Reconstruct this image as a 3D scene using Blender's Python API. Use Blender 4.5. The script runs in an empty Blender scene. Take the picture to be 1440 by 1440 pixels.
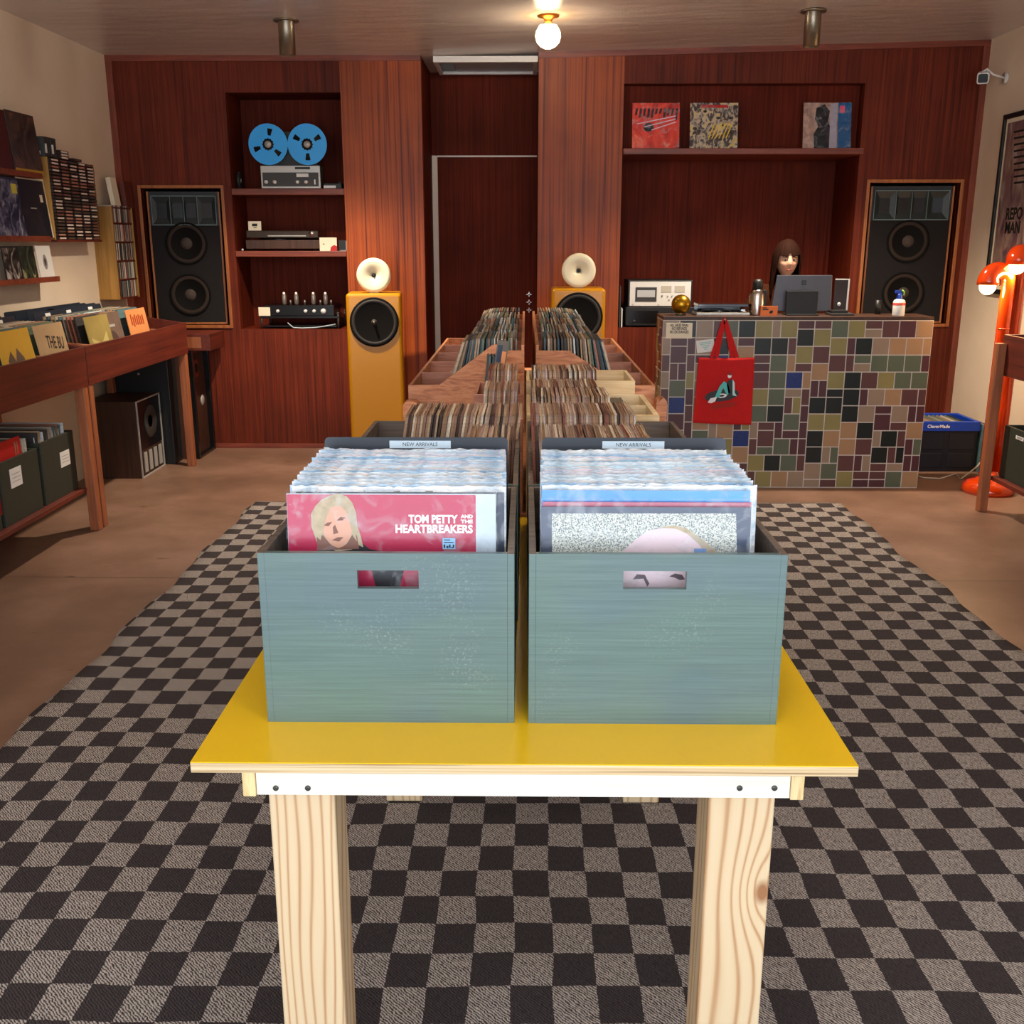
import bpy, math, random
from mathutils import Vector, Matrix
random.seed(7)
R=random.Random(11)
sc=bpy.context.scene
PI=math.pi
# ---------------------------------------------------------------- camera model (room axes: x right, y into the shop, z up)
F=1440.; CAMH=1.48
TH=math.atan(380/1440.); YAW=math.atan(19*math.cos(TH)/1440.)
_c,_s=math.cos(TH),math.sin(TH); _cy,_sy=math.cos(YAW),math.sin(YAW)
_f=(-_sy*_c,_cy*_c,-_s); _r=(_cy,_sy,0.); _u=(-_sy*_s,_cy*_s,_c)
def at(px,py,X=None,Y=None,Z=None):
    a=(px-720)/F; b=-(py-720)/F
    d=[_f[i]+a*_r[i]+b*_u[i] for i in range(3)]
    if X is not None: t=X/d[0]
    elif Y is not None: t=Y/d[1]
    else: t=(Z-CAMH)/d[2]
    return Vector((d[0]*t,d[1]*t,CAMH+d[2]*t))
cam=bpy.data.cameras.new('camera'); co=bpy.data.objects.new('camera',cam); sc.collection.objects.link(co)
cam.sensor_fit='HORIZONTAL'; cam.sensor_width=36; cam.lens=36.0; cam.clip_start=.05; cam.clip_end=60
co.matrix_world=Matrix(((_r[0],_u[0],-_f[0],0),(_r[1],_u[1],-_f[1],0),(_r[2],_u[2],-_f[2],CAMH),(0,0,0,1)))
sc.camera=co
# ---------------------------------------------------------------- materials
def lin(h):
    h=h.lstrip('#'); v=[int(h[i:i+2],16)/255 for i in (0,2,4)]
    return tuple([(x/12.92 if x<=.04045 else ((x+.055)/1.055)**2.4) for x in v]+[1.])
def C4(c): return lin(c) if isinstance(c,str) else (tuple(c)+(1.,))[:4]
MATS={}
def new(name):
    m=bpy.data.materials.new(name); m.use_nodes=True; nt=m.node_tree; b=nt.nodes['Principled BSDF']; MATS[name]=m
    return m,nt,b
def plain(name,col,rough=.6,metal=0.,spec=.5,coat=0.,var=.0,vscale=20.,emit=None,es=0.):
    if name in MATS: return MATS[name]
    m,nt,b=new(name); b.inputs['Base Color'].default_value=C4(col); b.inputs['Roughness'].default_value=rough
    b.inputs['Metallic'].default_value=metal; b.inputs['Specular IOR Level'].default_value=spec; b.inputs['Coat Weight'].default_value=coat
    if emit: b.inputs['Emission Color'].default_value=C4(emit); b.inputs['Emission Strength'].default_value=es
    # small procedural variation
    tc=nt.nodes.new('ShaderNodeTexCoord'); n=nt.nodes.new('ShaderNodeTexNoise'); n.inputs['Scale'].default_value=vscale; n.inputs['Detail'].default_value=4
    nt.links.new(tc.outputs['Object'],n.inputs['Vector'])
    mx=nt.nodes.new('ShaderNodeMix'); mx.data_type='RGBA'; c=C4(col); k=max(var,.04)
    mx.inputs[6].default_value=tuple(x*(1-k) for x in c[:3])+(1,); mx.inputs[7].default_value=tuple(min(1,x*(1+k)) for x in c[:3])+(1,)
    nt.links.new(n.outputs['Fac'],mx.inputs[0]); nt.links.new(mx.outputs[2],b.inputs['Base Color'])
    return m
def ramp(nt,stops):
    r=nt.nodes.new('ShaderNodeValToRGB'); e=r.color_ramp.elements
    while len(e)<len(stops): e.new(.5)
    for i,(p,c) in enumerate(stops): e[i].position=p; e[i].color=C4(c)
    return r
def coords(nt,scale,rot=(0,0,0),kind='Object'):
    tc=nt.nodes.new('ShaderNodeTexCoord'); mp=nt.nodes.new('ShaderNodeMapping')
    mp.inputs['Scale'].default_value=scale; mp.inputs['Rotation'].default_value=rot
    nt.links.new(tc.outputs[kind],mp.inputs['Vector']); return mp
def bump(nt,b,src,strength=.2,dist=.002):
    bp=nt.nodes.new('ShaderNodeBump'); bp.inputs['Strength'].default_value=strength; bp.inputs['Distance'].default_value=dist
    nt.links.new(src,bp.inputs['Height']); nt.links.new(bp.outputs['Normal'],b.inputs['Normal'])
def wood(name,stops,axis='z',fine=55.,along=1.6,rough=.4,dist=.6,coat=0.,bmp=.1,detail=5,spec=.5,blotch=.25):
    if name in MATS: return MATS[name]
    m,nt,b=new(name); s=[fine]*3; s['xyz'.index(axis)]=along
    mp=coords(nt,s); n=nt.nodes.new('ShaderNodeTexNoise'); n.inputs['Scale'].default_value=1; n.inputs['Detail'].default_value=detail
    n.inputs['Roughness'].default_value=.6; n.inputs['Distortion'].default_value=dist
    nt.links.new(mp.outputs[0],n.inputs['Vector']); r=ramp(nt,stops); nt.links.new(n.outputs['Fac'],r.inputs[0])
    mp2=coords(nt,(1.3,1.3,1.3)); n2=nt.nodes.new('ShaderNodeTexNoise'); n2.inputs['Scale'].default_value=1.5; n2.inputs['Detail'].default_value=3
    nt.links.new(mp2.outputs[0],n2.inputs['Vector'])
    mr=nt.nodes.new('ShaderNodeMapRange'); mr.inputs['From Min'].default_value=.3; mr.inputs['From Max'].default_value=.7
    mr.inputs['To Min'].default_value=1-blotch; mr.inputs['To Max'].default_value=1+blotch; nt.links.new(n2.outputs['Fac'],mr.inputs[0])
    mx=nt.nodes.new('ShaderNodeVectorMath'); mx.operation='SCALE'; nt.links.new(r.outputs[0],mx.inputs[0]); nt.links.new(mr.outputs[0],mx.inputs['Scale'])
    nt.links.new(mx.outputs[0],b.inputs['Base Color']); b.inputs['Roughness'].default_value=rough; b.inputs['Coat Weight'].default_value=coat
    b.inputs['Specular IOR Level'].default_value=spec
    if bmp: bump(nt,b,n.outputs['Fac'],bmp,.001)
    return m
M_mahog=wood('mahogany_panelling',[(.3,'#40150a'),(.5,'#5f220f'),(.7,'#712c15')],fine=70,along=1.2,rough=.55,spec=.2)
M_ribbon=wood('ribbon_stripe_veneer',[(.32,'#541e08'),(.45,'#8a3a10'),(.6,'#a04c18'),(.75,'#75300e')],fine=38,along=.45,rough=.45,spec=.3,dist=.9,detail=3)
M_trim=wood('red_brown_trim',[(.3,'#5f2717'),(.7,'#8a4029')],axis='x',fine=40,along=2,rough=.45)
M_trimv=wood('red_brown_trim_upright',[(.3,'#5f2717'),(.7,'#8a4029')],axis='z',fine=40,along=2,rough=.45)
M_nichewood=wood('niche_mahogany',[(.3,'#481509'),(.7,'#6c2613')],fine=60,along=1.2,rough=.65,spec=.12)
M_doorwood=wood('dark_door_veneer',[(.3,'#4a170c'),(.7,'#6c2714')],fine=90,along=1.,rough=.65,spec=.1)
M_bin=wood('stained_bin_board',[(.3,'#4a170c'),(.7,'#6d2817')],axis='y',fine=45,along=1.2,rough=.5)
M_binleg=wood('brown_timber_leg',[(.3,'#7a4023'),(.7,'#a3603a')],axis='z',fine=45,along=2,rough=.5)
M_ply=wood('pinkish_plywood',[(.3,'#9c5a36'),(.5,'#c88256'),(.7,'#d6976c')],axis='x',fine=26,along=5,rough=.5,dist=2.2,detail=3)
M_ply2=wood('plywood_divider',[(.3,'#a86a50'),(.7,'#cc917a')],axis='x',fine=26,along=5,rough=.5,dist=1.5,detail=3)
M_pine=wood('pale_pine',[(.3,'#d8b27c'),(.5,'#ecd0a0'),(.7,'#f2dcb4')],axis='x',fine=50,along=2,rough=.55)
M_ochre=wood('ochre_pine_side',[(.3,'#946a2c'),(.7,'#b88a44')],axis='z',fine=40,along=2,rough=.5)
M_orangewood=wood('orange_wood_lipping',[(.3,'#8a4a20'),(.7,'#b06a34')],axis='z',fine=40,along=2,rough=.45)
M_walnut=wood('dark_walnut_veneer',[(.3,'#2c170c'),(.7,'#4a2a18')],axis='z',fine=50,along=2,rough=.5)
def pine_leg(name,knot=None,seed=0.):
    # end-matched pine stud: bold growth rings running along z, optional knot
    m,nt,b=new(name); tc=nt.nodes.new('ShaderNodeTexCoord'); sx=nt.nodes.new('ShaderNodeSeparateXYZ'); nt.links.new(tc.outputs['Object'],sx.inputs[0])
    mp=coords(nt,(6,6,.9)); mp.inputs['Location'].default_value=(seed,seed,0)
    n=nt.nodes.new('ShaderNodeTexNoise'); n.inputs['Scale'].default_value=1; n.inputs['Detail'].default_value=2; nt.links.new(mp.outputs[0],n.inputs['Vector'])
    def M(op,a,c=None,d=None):
        q=nt.nodes.new('ShaderNodeMath'); q.operation=op
        for i,v in enumerate((a,c,d)):
            if v is None: continue
            if isinstance(v,(int,float)): q.inputs[i].default_value=v
            else: nt.links.new(v,q.inputs[i])
        return q.outputs[0]
    u=M('ADD',sx.outputs['X'],M('MULTIPLY',sx.outputs['Y'],.7))
    u=M('ADD',u,M('MULTIPLY',M('SUBTRACT',n.outputs['Fac'],.5),.16))
    if knot:
        dx=M('SUBTRACT',sx.outputs['X'],knot[0]); dz=M('MULTIPLY',M('SUBTRACT',sx.outputs['Z'],knot[1]),.55)
        r2=M('ADD',M('MULTIPLY',dx,dx),M('MULTIPLY',dz,dz)); r_=M('SQRT',r2)
        g=M('DIVIDE',.0016,M('ADD',r_,.012)); sg=M('SIGN',dx); u=M('SUBTRACT',u,M('MULTIPLY',g,.35))
        u=M('ADD',u,M('DIVIDE',.00009,M('ADD',r2,.0012)))
    rings=M('SINE',M('MULTIPLY',u,330.)); fade=M('MULTIPLY_ADD',rings,.5,.5); fade=M('POWER',fade,3.2)
    fine=coords(nt,(260,260,6)); nf=nt.nodes.new('ShaderNodeTexNoise'); nf.inputs['Scale'].default_value=1; nt.links.new(fine.outputs[0],nf.inputs['Vector'])
    v=M('MULTIPLY_ADD',nf.outputs['Fac'],.25,M('MULTIPLY',fade,.75))
    r=ramp(nt,[(0.05,'#d8c19c'),(.5,'#d0b48c'),(.95,'#b3855c')]); nt.links.new(v,r.inputs[0]); out=r.outputs[0]
    if knot:
        kr=M('SUBTRACT',1.,M('MULTIPLY',M('SUBTRACT',r_,.006),130.)); kr=M('MINIMUM',M('MAXIMUM',kr,0.),1.)
        mx=nt.nodes.new('ShaderNodeMix'); mx.data_type='RGBA'; nt.links.new(kr,mx.inputs[0]); nt.links.new(out,mx.inputs[6]); mx.inputs[7].default_value=lin('#9a6a44'); out=mx.outputs[2]
    nt.links.new(out,b.inputs['Base Color']); b.inputs['Roughness'].default_value=.55; bump(nt,b,v,.08,.0005)
    return m
M_legL=pine_leg('pine_post_grain',None,1.7); M_legR=pine_leg('pine_post_with_knot',(at(1072,1255,Y=1.332).x,at(1072,1255,Y=1.332).z),4.1)
M_apron=wood('whitewashed_pine_rail',[(.3,'#ddd8c8'),(.7,'#ebe6d8')],axis='x',fine=60,along=3,rough=.5,blotch=.05)
M_plyedge=wood('plywood_edge',[(.35,'#7c5c3c'),(.45,'#c8ac80'),(.6,'#dcc8a2'),(.72,'#a98558')],axis='x',fine=260,along=1.2,rough=.6,dist=.3,blotch=.05)
# yellow laminate
M_yellow=plain('yellow_laminate','#efc018',rough=.25,var=.03,vscale=3); 
M_yspk=plain('mustard_gloss_lacquer','#b87c06',rough=.3,spec=.35,coat=.12,var=.05,vscale=2)
# teal washed crate
m,nt,b=new('teal_washed_plywood'); M_teal=m
def shifted(scale):
    tc=nt.nodes.new('ShaderNodeTexCoord'); oi=nt.nodes.new('ShaderNodeObjectInfo'); ad=nt.nodes.new('ShaderNodeVectorMath'); ad.operation='ADD'; nt.links.new(tc.outputs['Object'],ad.inputs[0]); nt.links.new(oi.outputs['Location'],ad.inputs[1])
    mp=nt.nodes.new('ShaderNodeMapping'); mp.inputs['Scale'].default_value=scale; nt.links.new(ad.outputs[0],mp.inputs['Vector']); return mp
mp=shifted((5,60,260)); n=nt.nodes.new('ShaderNodeTexNoise'); n.inputs['Scale'].default_value=1; n.inputs['Detail'].default_value=7; n.inputs['Roughness'].default_value=.65; nt.links.new(mp.outputs[0],n.inputs['Vector'])
r=ramp(nt,[(.3,'#6a7d79'),(.55,'#788c88'),(.8,'#869a96')]); nt.links.new(n.outputs['Fac'],r.inputs[0])
mp=shifted((3,3,3)); n2=nt.nodes.new('ShaderNodeTexNoise'); n2.inputs['Scale'].default_value=1.5; nt.links.new(mp.outputs[0],n2.inputs['Vector'])
mp=shifted((240,240,320)); n3=nt.nodes.new('ShaderNodeTexNoise'); n3.inputs['Scale'].default_value=1; nt.links.new(mp.outputs[0],n3.inputs['Vector'])
ml=nt.nodes.new('ShaderNodeMath'); ml.operation='MULTIPLY'; r3=ramp(nt,[(.55,(0,0,0)),(.72,(1,1,1))]); nt.links.new(n3.outputs['Fac'],r3.inputs[0]); r2=ramp(nt,[(.62,(0,0,0)),(.80,(.3,.3,.3))]); nt.links.new(n2.outputs['Fac'],r2.inputs[0])
nt.links.new(r3.outputs[0],ml.inputs[0]); nt.links.new(r2.outputs[0],ml.inputs[1])
mx=nt.nodes.new('ShaderNodeMix'); mx.data_type='RGBA'; bl=nt.nodes.new('ShaderNodeTexNoise'); bl.inputs['Scale'].default_value=1; bl.inputs['Detail'].default_value=3; nt.links.new(shifted((5.5,5.5,7.5)).outputs[0],bl.inputs['Vector']); rb=ramp(nt,[(.36,'#c6d6cf'),(.5,'#c8d4d2'),(.64,'#c0cdd6')]); nt.links.new(bl.outputs['Fac'],rb.inputs[0])
mb_=nt.nodes.new('ShaderNodeMix'); mb_.data_type='RGBA'; mb_.blend_type='MULTIPLY'; mb_.inputs[0].default_value=1; nt.links.new(r.outputs[0],mb_.inputs[6]); nt.links.new(rb.outputs[0],mb_.inputs[7])
nt.links.new(ml.outputs[0],mx.inputs[0]); nt.links.new(mb_.outputs[2],mx.inputs[6]); mx.inputs[7].default_value=lin('#c9cdb8')
nt.links.new(mx.outputs[2],b.inputs['Base Color']); b.inputs['Roughness'].default_value=.33; b.inputs['Specular IOR Level'].default_value=.6; bump(nt,b,n.outputs['Fac'],.12,.0006)
M_crateIn=wood('grey_brown_crate_inside',[(.3,'#4f443c'),(.7,'#7d6c5e')],axis='x',fine=70,along=3,rough=.55)
# plaster, ceiling, floor
def plaster(name,c1,c2,sc_,rough,bstr,stretch=(1,1,1)):
    m,nt,b=new(name); mp=coords(nt,stretch); n=nt.nodes.new('ShaderNodeTexNoise'); n.inputs['Scale'].default_value=sc_; n.inputs['Detail'].default_value=6; n.inputs['Distortion'].default_value=.6
    nt.links.new(mp.outputs[0],n.inputs['Vector']); r=ramp(nt,[(.3,c1),(.7,c2)]); nt.links.new(n.outputs['Fac'],r.inputs[0]); nt.links.new(r.outputs[0],b.inputs['Base Color'])
    b.inputs['Roughness'].default_value=rough
    n2=nt.nodes.new('ShaderNodeTexNoise'); n2.inputs['Scale'].default_value=sc_*5; n2.inputs['Detail'].default_value=5; nt.links.new(mp.outputs[0],n2.inputs['Vector']); bump(nt,b,n2.outputs['Fac'],bstr,.01)
    return m
M_plaster=plaster('cream_plaster','#d6c3a9','#e4d2bb',1.6,.8,.15)
M_ceil=plaster('trowelled_ceiling','#c6bcb4','#dcd4cc',1.1,.28,.7,(.6,1.8,1))
m,nt,b=new('brown_concrete'); M_floor=m
mp=coords(nt,(1,1,1)); n=nt.nodes.new('ShaderNodeTexNoise'); n.inputs['Scale'].default_value=1.3; n.inputs['Detail'].default_value=8; n.inputs['Roughness'].default_value=.65; nt.links.new(mp.outputs[0],n.inputs['Vector'])
r=ramp(nt,[(.3,'#62483a'),(.5,'#7a5c4a'),(.7,'#927160')]); nt.links.new(n.outputs['Fac'],r.inputs[0])
v=nt.nodes.new('ShaderNodeTexNoise'); v.inputs['Scale'].default_value=6.5; v.inputs['Detail'].default_value=3; nt.links.new(coords(nt,(1,2.2,1)).outputs[0],v.inputs['Vector']); rv=ramp(nt,[(.70,(0,0,0)),(.76,(.7,.7,.7))]); nt.links.new(v.outputs['Fac'],rv.inputs[0])
mx=nt.nodes.new('ShaderNodeMix'); mx.data_type='RGBA'; nt.links.new(rv.outputs[0],mx.inputs[0]); nt.links.new(r.outputs[0],mx.inputs[6]); mx.inputs[7].default_value=lin('#4a3424'); tcj=nt.nodes.new('ShaderNodeTexCoord'); sj=nt.nodes.new('ShaderNodeSeparateXYZ'); nt.links.new(tcj.outputs['Object'],sj.inputs[0])
j1=nt.nodes.new('ShaderNodeMath'); j1.operation='MULTIPLY_ADD'; j1.inputs[1].default_value=.03; nt.links.new(n.outputs['Fac'],j1.inputs[0]); nt.links.new(sj.outputs['Y'],j1.inputs[2])
j2=nt.nodes.new('ShaderNodeMath'); j2.operation='COMPARE'; j2.inputs[1].default_value=at(1360,817,Z=0).y+.015; j2.inputs[2].default_value=.006; nt.links.new(j1.outputs[0],j2.inputs[0])
j3=nt.nodes.new('ShaderNodeMath'); j3.operation='MULTIPLY'; j3.inputs[1].default_value=.6; nt.links.new(j2.outputs[0],j3.inputs[0])
mj=nt.nodes.new('ShaderNodeMix'); mj.data_type='RGBA'; nt.links.new(j3.outputs[0],mj.inputs[0]); nt.links.new(mx.outputs[2],mj.inputs[6]); mj.inputs[7].default_value=lin('#4a362a'); nt.links.new(mj.outputs[2],b.inputs['Base Color'])
b.inputs['Roughness'].default_value=.42; bump(nt,b,n.outputs['Fac'],.1,.004)
# chequered rug
m,nt,b=new('chequered_woven_rug'); M_rug=m
tc=nt.nodes.new('ShaderNodeTexCoord')
nz=nt.nodes.new('ShaderNodeTexNoise'); nz.inputs['Scale'].default_value=2.2; nz.inputs['Detail'].default_value=2; nt.links.new(tc.outputs['Object'],nz.inputs['Vector'])
vs=nt.nodes.new('ShaderNodeVectorMath'); vs.operation='SUBTRACT'; nt.links.new(nz.outputs['Color'],vs.inputs[0]); vs.inputs[1].default_value=(.5,.5,.5)
nzf=nt.nodes.new('ShaderNodeTexNoise'); nzf.inputs['Scale'].default_value=130; nzf.inputs['Detail'].default_value=1; nt.links.new(tc.outputs['Object'],nzf.inputs['Vector'])
vsf=nt.nodes.new('ShaderNodeVectorMath'); vsf.operation='SUBTRACT'; nt.links.new(nzf.outputs['Color'],vsf.inputs[0]); vsf.inputs[1].default_value=(.5,.5,.5)
v1=nt.nodes.new('ShaderNodeVectorMath'); v1.operation='MULTIPLY_ADD'; v1.inputs[1].default_value=(.035,.035,0); nt.links.new(vs.outputs[0],v1.inputs[0]); nt.links.new(tc.outputs['Object'],v1.inputs[2])
v2=nt.nodes.new('ShaderNodeVectorMath'); v2.operation='MULTIPLY_ADD'; v2.inputs[1].default_value=(.006,.006,0); nt.links.new(vsf.outputs[0],v2.inputs[0]); nt.links.new(v1.outputs[0],v2.inputs[2])
mp=nt.nodes.new('ShaderNodeMapping'); mp.inputs['Scale'].default_value=(1/.0858,1/.1005,1); mp.inputs['Location'].default_value=(.023/.0858,-.607,.5); nt.links.new(v2.outputs[0],mp.inputs['Vector'])
ck=nt.nodes.new('ShaderNodeTexChecker'); ck.inputs['Scale'].default_value=1; ck.inputs['Color1'].default_value=(0,0,0,1); ck.inputs['Color2'].default_value=(1,1,1,1); nt.links.new(mp.outputs[0],ck.inputs['Vector'])
wv=nt.nodes.new('ShaderNodeTexWave'); wv.inputs['Scale'].default_value=78; wv.inputs['Distortion'].default_value=5; wv.inputs['Detail'].default_value=2; wv.bands_direction='DIAGONAL'; nt.links.new(tc.outputs['Object'],wv.inputs['Vector'])
wn=nt.nodes.new('ShaderNodeTexNoise'); wn.inputs['Scale'].default_value=1; wn.inputs['Detail'].default_value=5; nt.links.new(coords(nt,(320,60,1)).outputs[0],wn.inputs['Vector'])
av=nt.nodes.new('ShaderNodeMath'); av.operation='MULTIPLY_ADD'; av.inputs[1].default_value=.34; nt.links.new(wv.outputs['Fac'],av.inputs[0])
a2=nt.nodes.new('ShaderNodeMath'); a2.operation='MULTIPLY'; a2.inputs[1].default_value=.72; nt.links.new(wn.outputs['Fac'],a2.inputs[0]); nt.links.new(a2.outputs[0],av.inputs[2])
rl=ramp(nt,[(.34,'#3c3635'),(.5,'#817873'),(.68,'#bdb4ad')]); rd=ramp(nt,[(.3,'#2e292a'),(.8,'#4e4748')])
nt.links.new(av.outputs[0],rl.inputs[0]); nt.links.new(av.outputs[0],rd.inputs[0])
mx=nt.nodes.new('ShaderNodeMix'); mx.data_type='RGBA'; nt.links.new(ck.outputs['Fac'],mx.inputs[0]); nt.links.new(rd.outputs[0],mx.inputs[6]); nt.links.new(rl.outputs[0],mx.inputs[7]); nt.links.new(mx.outputs[2],b.inputs['Base Color'])
b.inputs['Roughness'].default_value=.95; b.inputs['Specular IOR Level'].default_value=.1; bump(nt,b,av.outputs[0],.5,.003)
# simple ones
M_black=plain('black_paint','#121212',.5); M_bgloss=plain('black_gloss','#0c0c0d',.2); M_card=plain('black_divider_card','#222a36',.4)
M_white=plain('white_label_paper','#e4e4e0',.6); M_ink=plain('black_ink','#161616',.6); M_whitep=plain('white_enamel','#dedcd6',.35)
M_lab=plain('pale_label_strip','#c8dcea',.5)
M_chrome=plain('polished_metal','#c8c8c8',.18,metal=1); M_brass=plain('aged_brass','#8a8070',.35,metal=.9); M_gold=plain('gold_glitter_ball','#b08420',.28,metal=.9,var=.3,vscale=60)
M_horn=plain('ivory_bakelite_horn','#e6dcbc',.4); M_cone=plain('charcoal_paper_cone','#2a2725',.7); M_rubber=plain('dark_rubber_surround','#0e0c0a',.8,spec=.15); M_cone2=plain('grey_brown_paper_cone','#352b25',.85,spec=.15)
M_blue=plain('blue_tape_reel','#22a8fa',.4,emit=None); M_silver=plain('silver_deck_face','#b9b8b2',.35,metal=.3); M_dgrey=plain('dark_grey_panel','#34332f',.5)
M_redbag=plain('red_cotton_canvas','#c40f10',.85,var=.1,vscale=60); M_orange=plain('orange_enamel','#d03c06',.14,coat=.7,var=.03)
M_redc=plain('red_board','#b31212',.5); M_green=plain('dark_green_painted_box','#2c3126',.6,var=.12)
M_bluep=plain('blue_plastic','#0f3fae',.4); M_dblue=plain('navy_black_plastic','#0d131f',.45)
M_bulb=plain('lit_globe_bulb','#fff2d8',.4,emit='#ffd9a0',es=9.); M_bulb2=plain('lit_lamp_bulb','#fff2d8',.4,emit='#ffcf8a',es=12.)
M_grout=plain('pale_grout','#cfc6bb',.8); M_cable=plain('white_cable','#b9ad9c',.5)
M_glass=plain('smoked_lid','#2a201c',.08,coat=.5)
M_tealglass=plain('teal_horn_flare','#1d2625',.45); M_cellwall=plain('pale_horn_rim','#5f7473',.4); M_skin=plain('warm_skin','#d6a184',.5); M_hair=plain('chestnut_hair','#220d05',.8,spec=.1,var=.35,vscale=120); M_jacket=plain('rust_brown_jacket','#35180a',.95,spec=.1,var=.3,vscale=30)
M_lips=plain('rose_lips','#9c4a40',.4); M_spacegrey=plain('space_grey_metal','#55555c',.35,metal=.4)
# ---------------------------------------------------------------- mesh builder
LOC={}
class MB:
    def __init__(s): s.v=[]; s.f=[]; s.m=[]; s.sm=[]
    def add(s,vs,fs,mi=0,sm=False):
        o=len(s.v); s.v+= [Vector(p) for p in vs]
        for f in fs: s.f.append([o+i for i in f]); s.m.append(mi); s.sm.append(sm)
        return s
    def box(s,x0,x1,y0,y1,z0,z1,mi=0):
        x0,x1=min(x0,x1),max(x0,x1); y0,y1=min(y0,y1),max(y0,y1); z0,z1=min(z0,z1),max(z0,z1)
        vs=[(x,y,z) for x in(x0,x1) for y in(y0,y1) for z in(z0,z1)]
        return s.add(vs,[(0,1,3,2),(4,6,7,5),(0,4,5,1),(2,3,7,6),(0,2,6,4),(1,5,7,3)],mi)
    def obox(s,c,sz,mat=None,mi=0):
        vs=[]
        for x in(-.5,.5):
            for y in(-.5,.5):
                for z in(-.5,.5):
                    p=Vector((x*sz[0],y*sz[1],z*sz[2])); p=(mat@p if mat else p)+Vector(c); vs.append(p)
        return s.add(vs,[(0,1,3,2),(4,6,7,5),(0,4,5,1),(2,3,7,6),(0,2,6,4),(1,5,7,3)],mi)
    def prism(s,poly,plane,a,b,mi=0,sm=False):
        # poly 2D ccw in plane 'xz','xy','yz', extruded from a to b along the third axis
        def mk(p,t): return {'xz':(p[0],t,p[1]),'xy':(p[0],p[1],t),'yz':(t,p[0],p[1])}[plane]
        n=len(poly); vs=[mk(p,a) for p in poly]+[mk(p,b) for p in poly]
        fs=[tuple(range(n)),tuple(range(2*n-1,n-1,-1))]; o=len(s.v)
        s.add(vs,fs,mi); 
        for i in range(n):
            j=(i+1)%n; s.f.append([o+i,o+j,o+n+j,o+n+i][::-1]); s.m.append(mi); s.sm.append(sm)
        return s
    def lathe(s,prof,c=(0,0,0),axis='z',n=32,mi=0,sm=True,mat=None,cap=True):
        # prof list of (r,h)
        vs=[];c=Vector(c)
        for r,h in prof:
            for k in range(n):
                a=2*PI*k/n; x,y=r*math.cos(a),r*math.sin(a)
                p={'z':Vector((x,y,h)),'y':Vector((x,h,y)),'x':Vector((h,x,y))}[axis]
                if mat: p=mat@p
                vs.append(c+p)
        fs=[]
        for i in range(len(prof)-1):
            for k in range(n):
                k2=(k+1)%n; fs.append((i*n+k,i*n+k2,(i+1)*n+k2,(i+1)*n+k))
        if cap:
            if prof[0][0]>1e-6: fs.append(tuple(range(n))[::-1])
            if prof[-1][0]>1e-6: fs.append(tuple((len(prof)-1)*n+k for k in range(n)))
        return s.add(vs,fs,mi,sm)
    def cyl(s,c,r,h,axis='z',n=24,mi=0,r2=None,mat=None): return s.lathe([(r,0),(r if r2 is None else r2,h)],c,axis,n,mi,True,mat)
    def ball(s,c,r,mi=0,n=20,sc3=(1,1,1),mat=None):
        vs=[];fs=[];m_=n//2
        for i in range(m_+1):
            t=PI*i/m_
            for k in range(n):
                a=2*PI*k/n; p=Vector((r*math.sin(t)*math.cos(a)*sc3[0],r*math.sin(t)*math.sin(a)*sc3[1],r*math.cos(t)*sc3[2]))
                if mat: p=mat@p
                vs.append(Vector(c)+p)
        for i in range(m_):
            for k in range(n): k2=(k+1)%n; fs.append((i*n+k,(i+1)*n+k,(i+1)*n+k2,i*n+k2))
        return s.add(vs,fs,mi,True)
    def tube(s,pts,r,n=12,mi=0):
        pts=[Vector(p) for p in pts]; vs=[];N=len(pts)
        rs=r if isinstance(r,(list,tuple)) else [r]*N
        up=Vector((0,0,1)); pu=None
        for i,p in enumerate(pts):
            d=(pts[min(i+1,N-1)]-pts[max(i-1,0)]).normalized()
            if pu is None:
                a=d.cross(Vector((0,1,0)) if abs(d.y)<.9 else Vector((1,0,0))).normalized()
            else:
                a=(pu-d*pu.dot(d)).normalized()
            pu=a; b_=d.cross(a)
            for k in range(n):
                t=2*PI*k/n; vs.append(p+(a*math.cos(t)+b_*math.sin(t))*rs[i])
        fs=[tuple(range(n))[::-1],tuple((N-1)*n+k for k in range(n))]
        for i in range(N-1):
            for k in range(n): k2=(k+1)%n; fs.append((i*n+k,i*n+k2,(i+1)*n+k2,(i+1)*n+k))
        return s.add(vs,fs,mi,True)
    def grid(s,fn,nu,nv,mi=0,sm=True):
        vs=[fn(i/nu,j/nv) for i in range(nu+1) for j in range(nv+1)]
        fs=[(i*(nv+1)+j,(i+1)*(nv+1)+j,(i+1)*(nv+1)+j+1,i*(nv+1)+j+1) for i in range(nu) for j in range(nv)]
        return s.add(vs,fs,mi,sm)
    def build(s,name,mats,parent=None,bevel=0,seg=2,sub=0,solid=0):
        if not isinstance(mats,(list,tuple)): mats=[mats]
        off=LOC.get(parent.name,Vector((0,0,0))) if parent else Vector((0,0,0))
        me=bpy.data.meshes.new(name); me.from_pydata([tuple(p-off) for p in s.v],[],s.f)
        for m_ in mats: me.materials.append(m_)
        me.polygons.foreach_set('material_index',s.m); me.polygons.foreach_set('use_smooth',s.sm); me.update()
        o=bpy.data.objects.new(name,me); sc.collection.objects.link(o)
        if parent: o.parent=parent
        LOC[o.name]=off.copy()
        if solid: md=o.modifiers.new('s','SOLIDIFY'); md.thickness=solid; md.offset=0
        if bevel:
            md=o.modifiers.new('b','BEVEL'); md.width=bevel; md.segments=seg; md.limit_method='ANGLE'; md.angle_limit=.6; md.harden_normals=False
        if sub: md=o.modifiers.new('u','SUBSURF'); md.levels=sub; md.render_levels=sub
        return o
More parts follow.
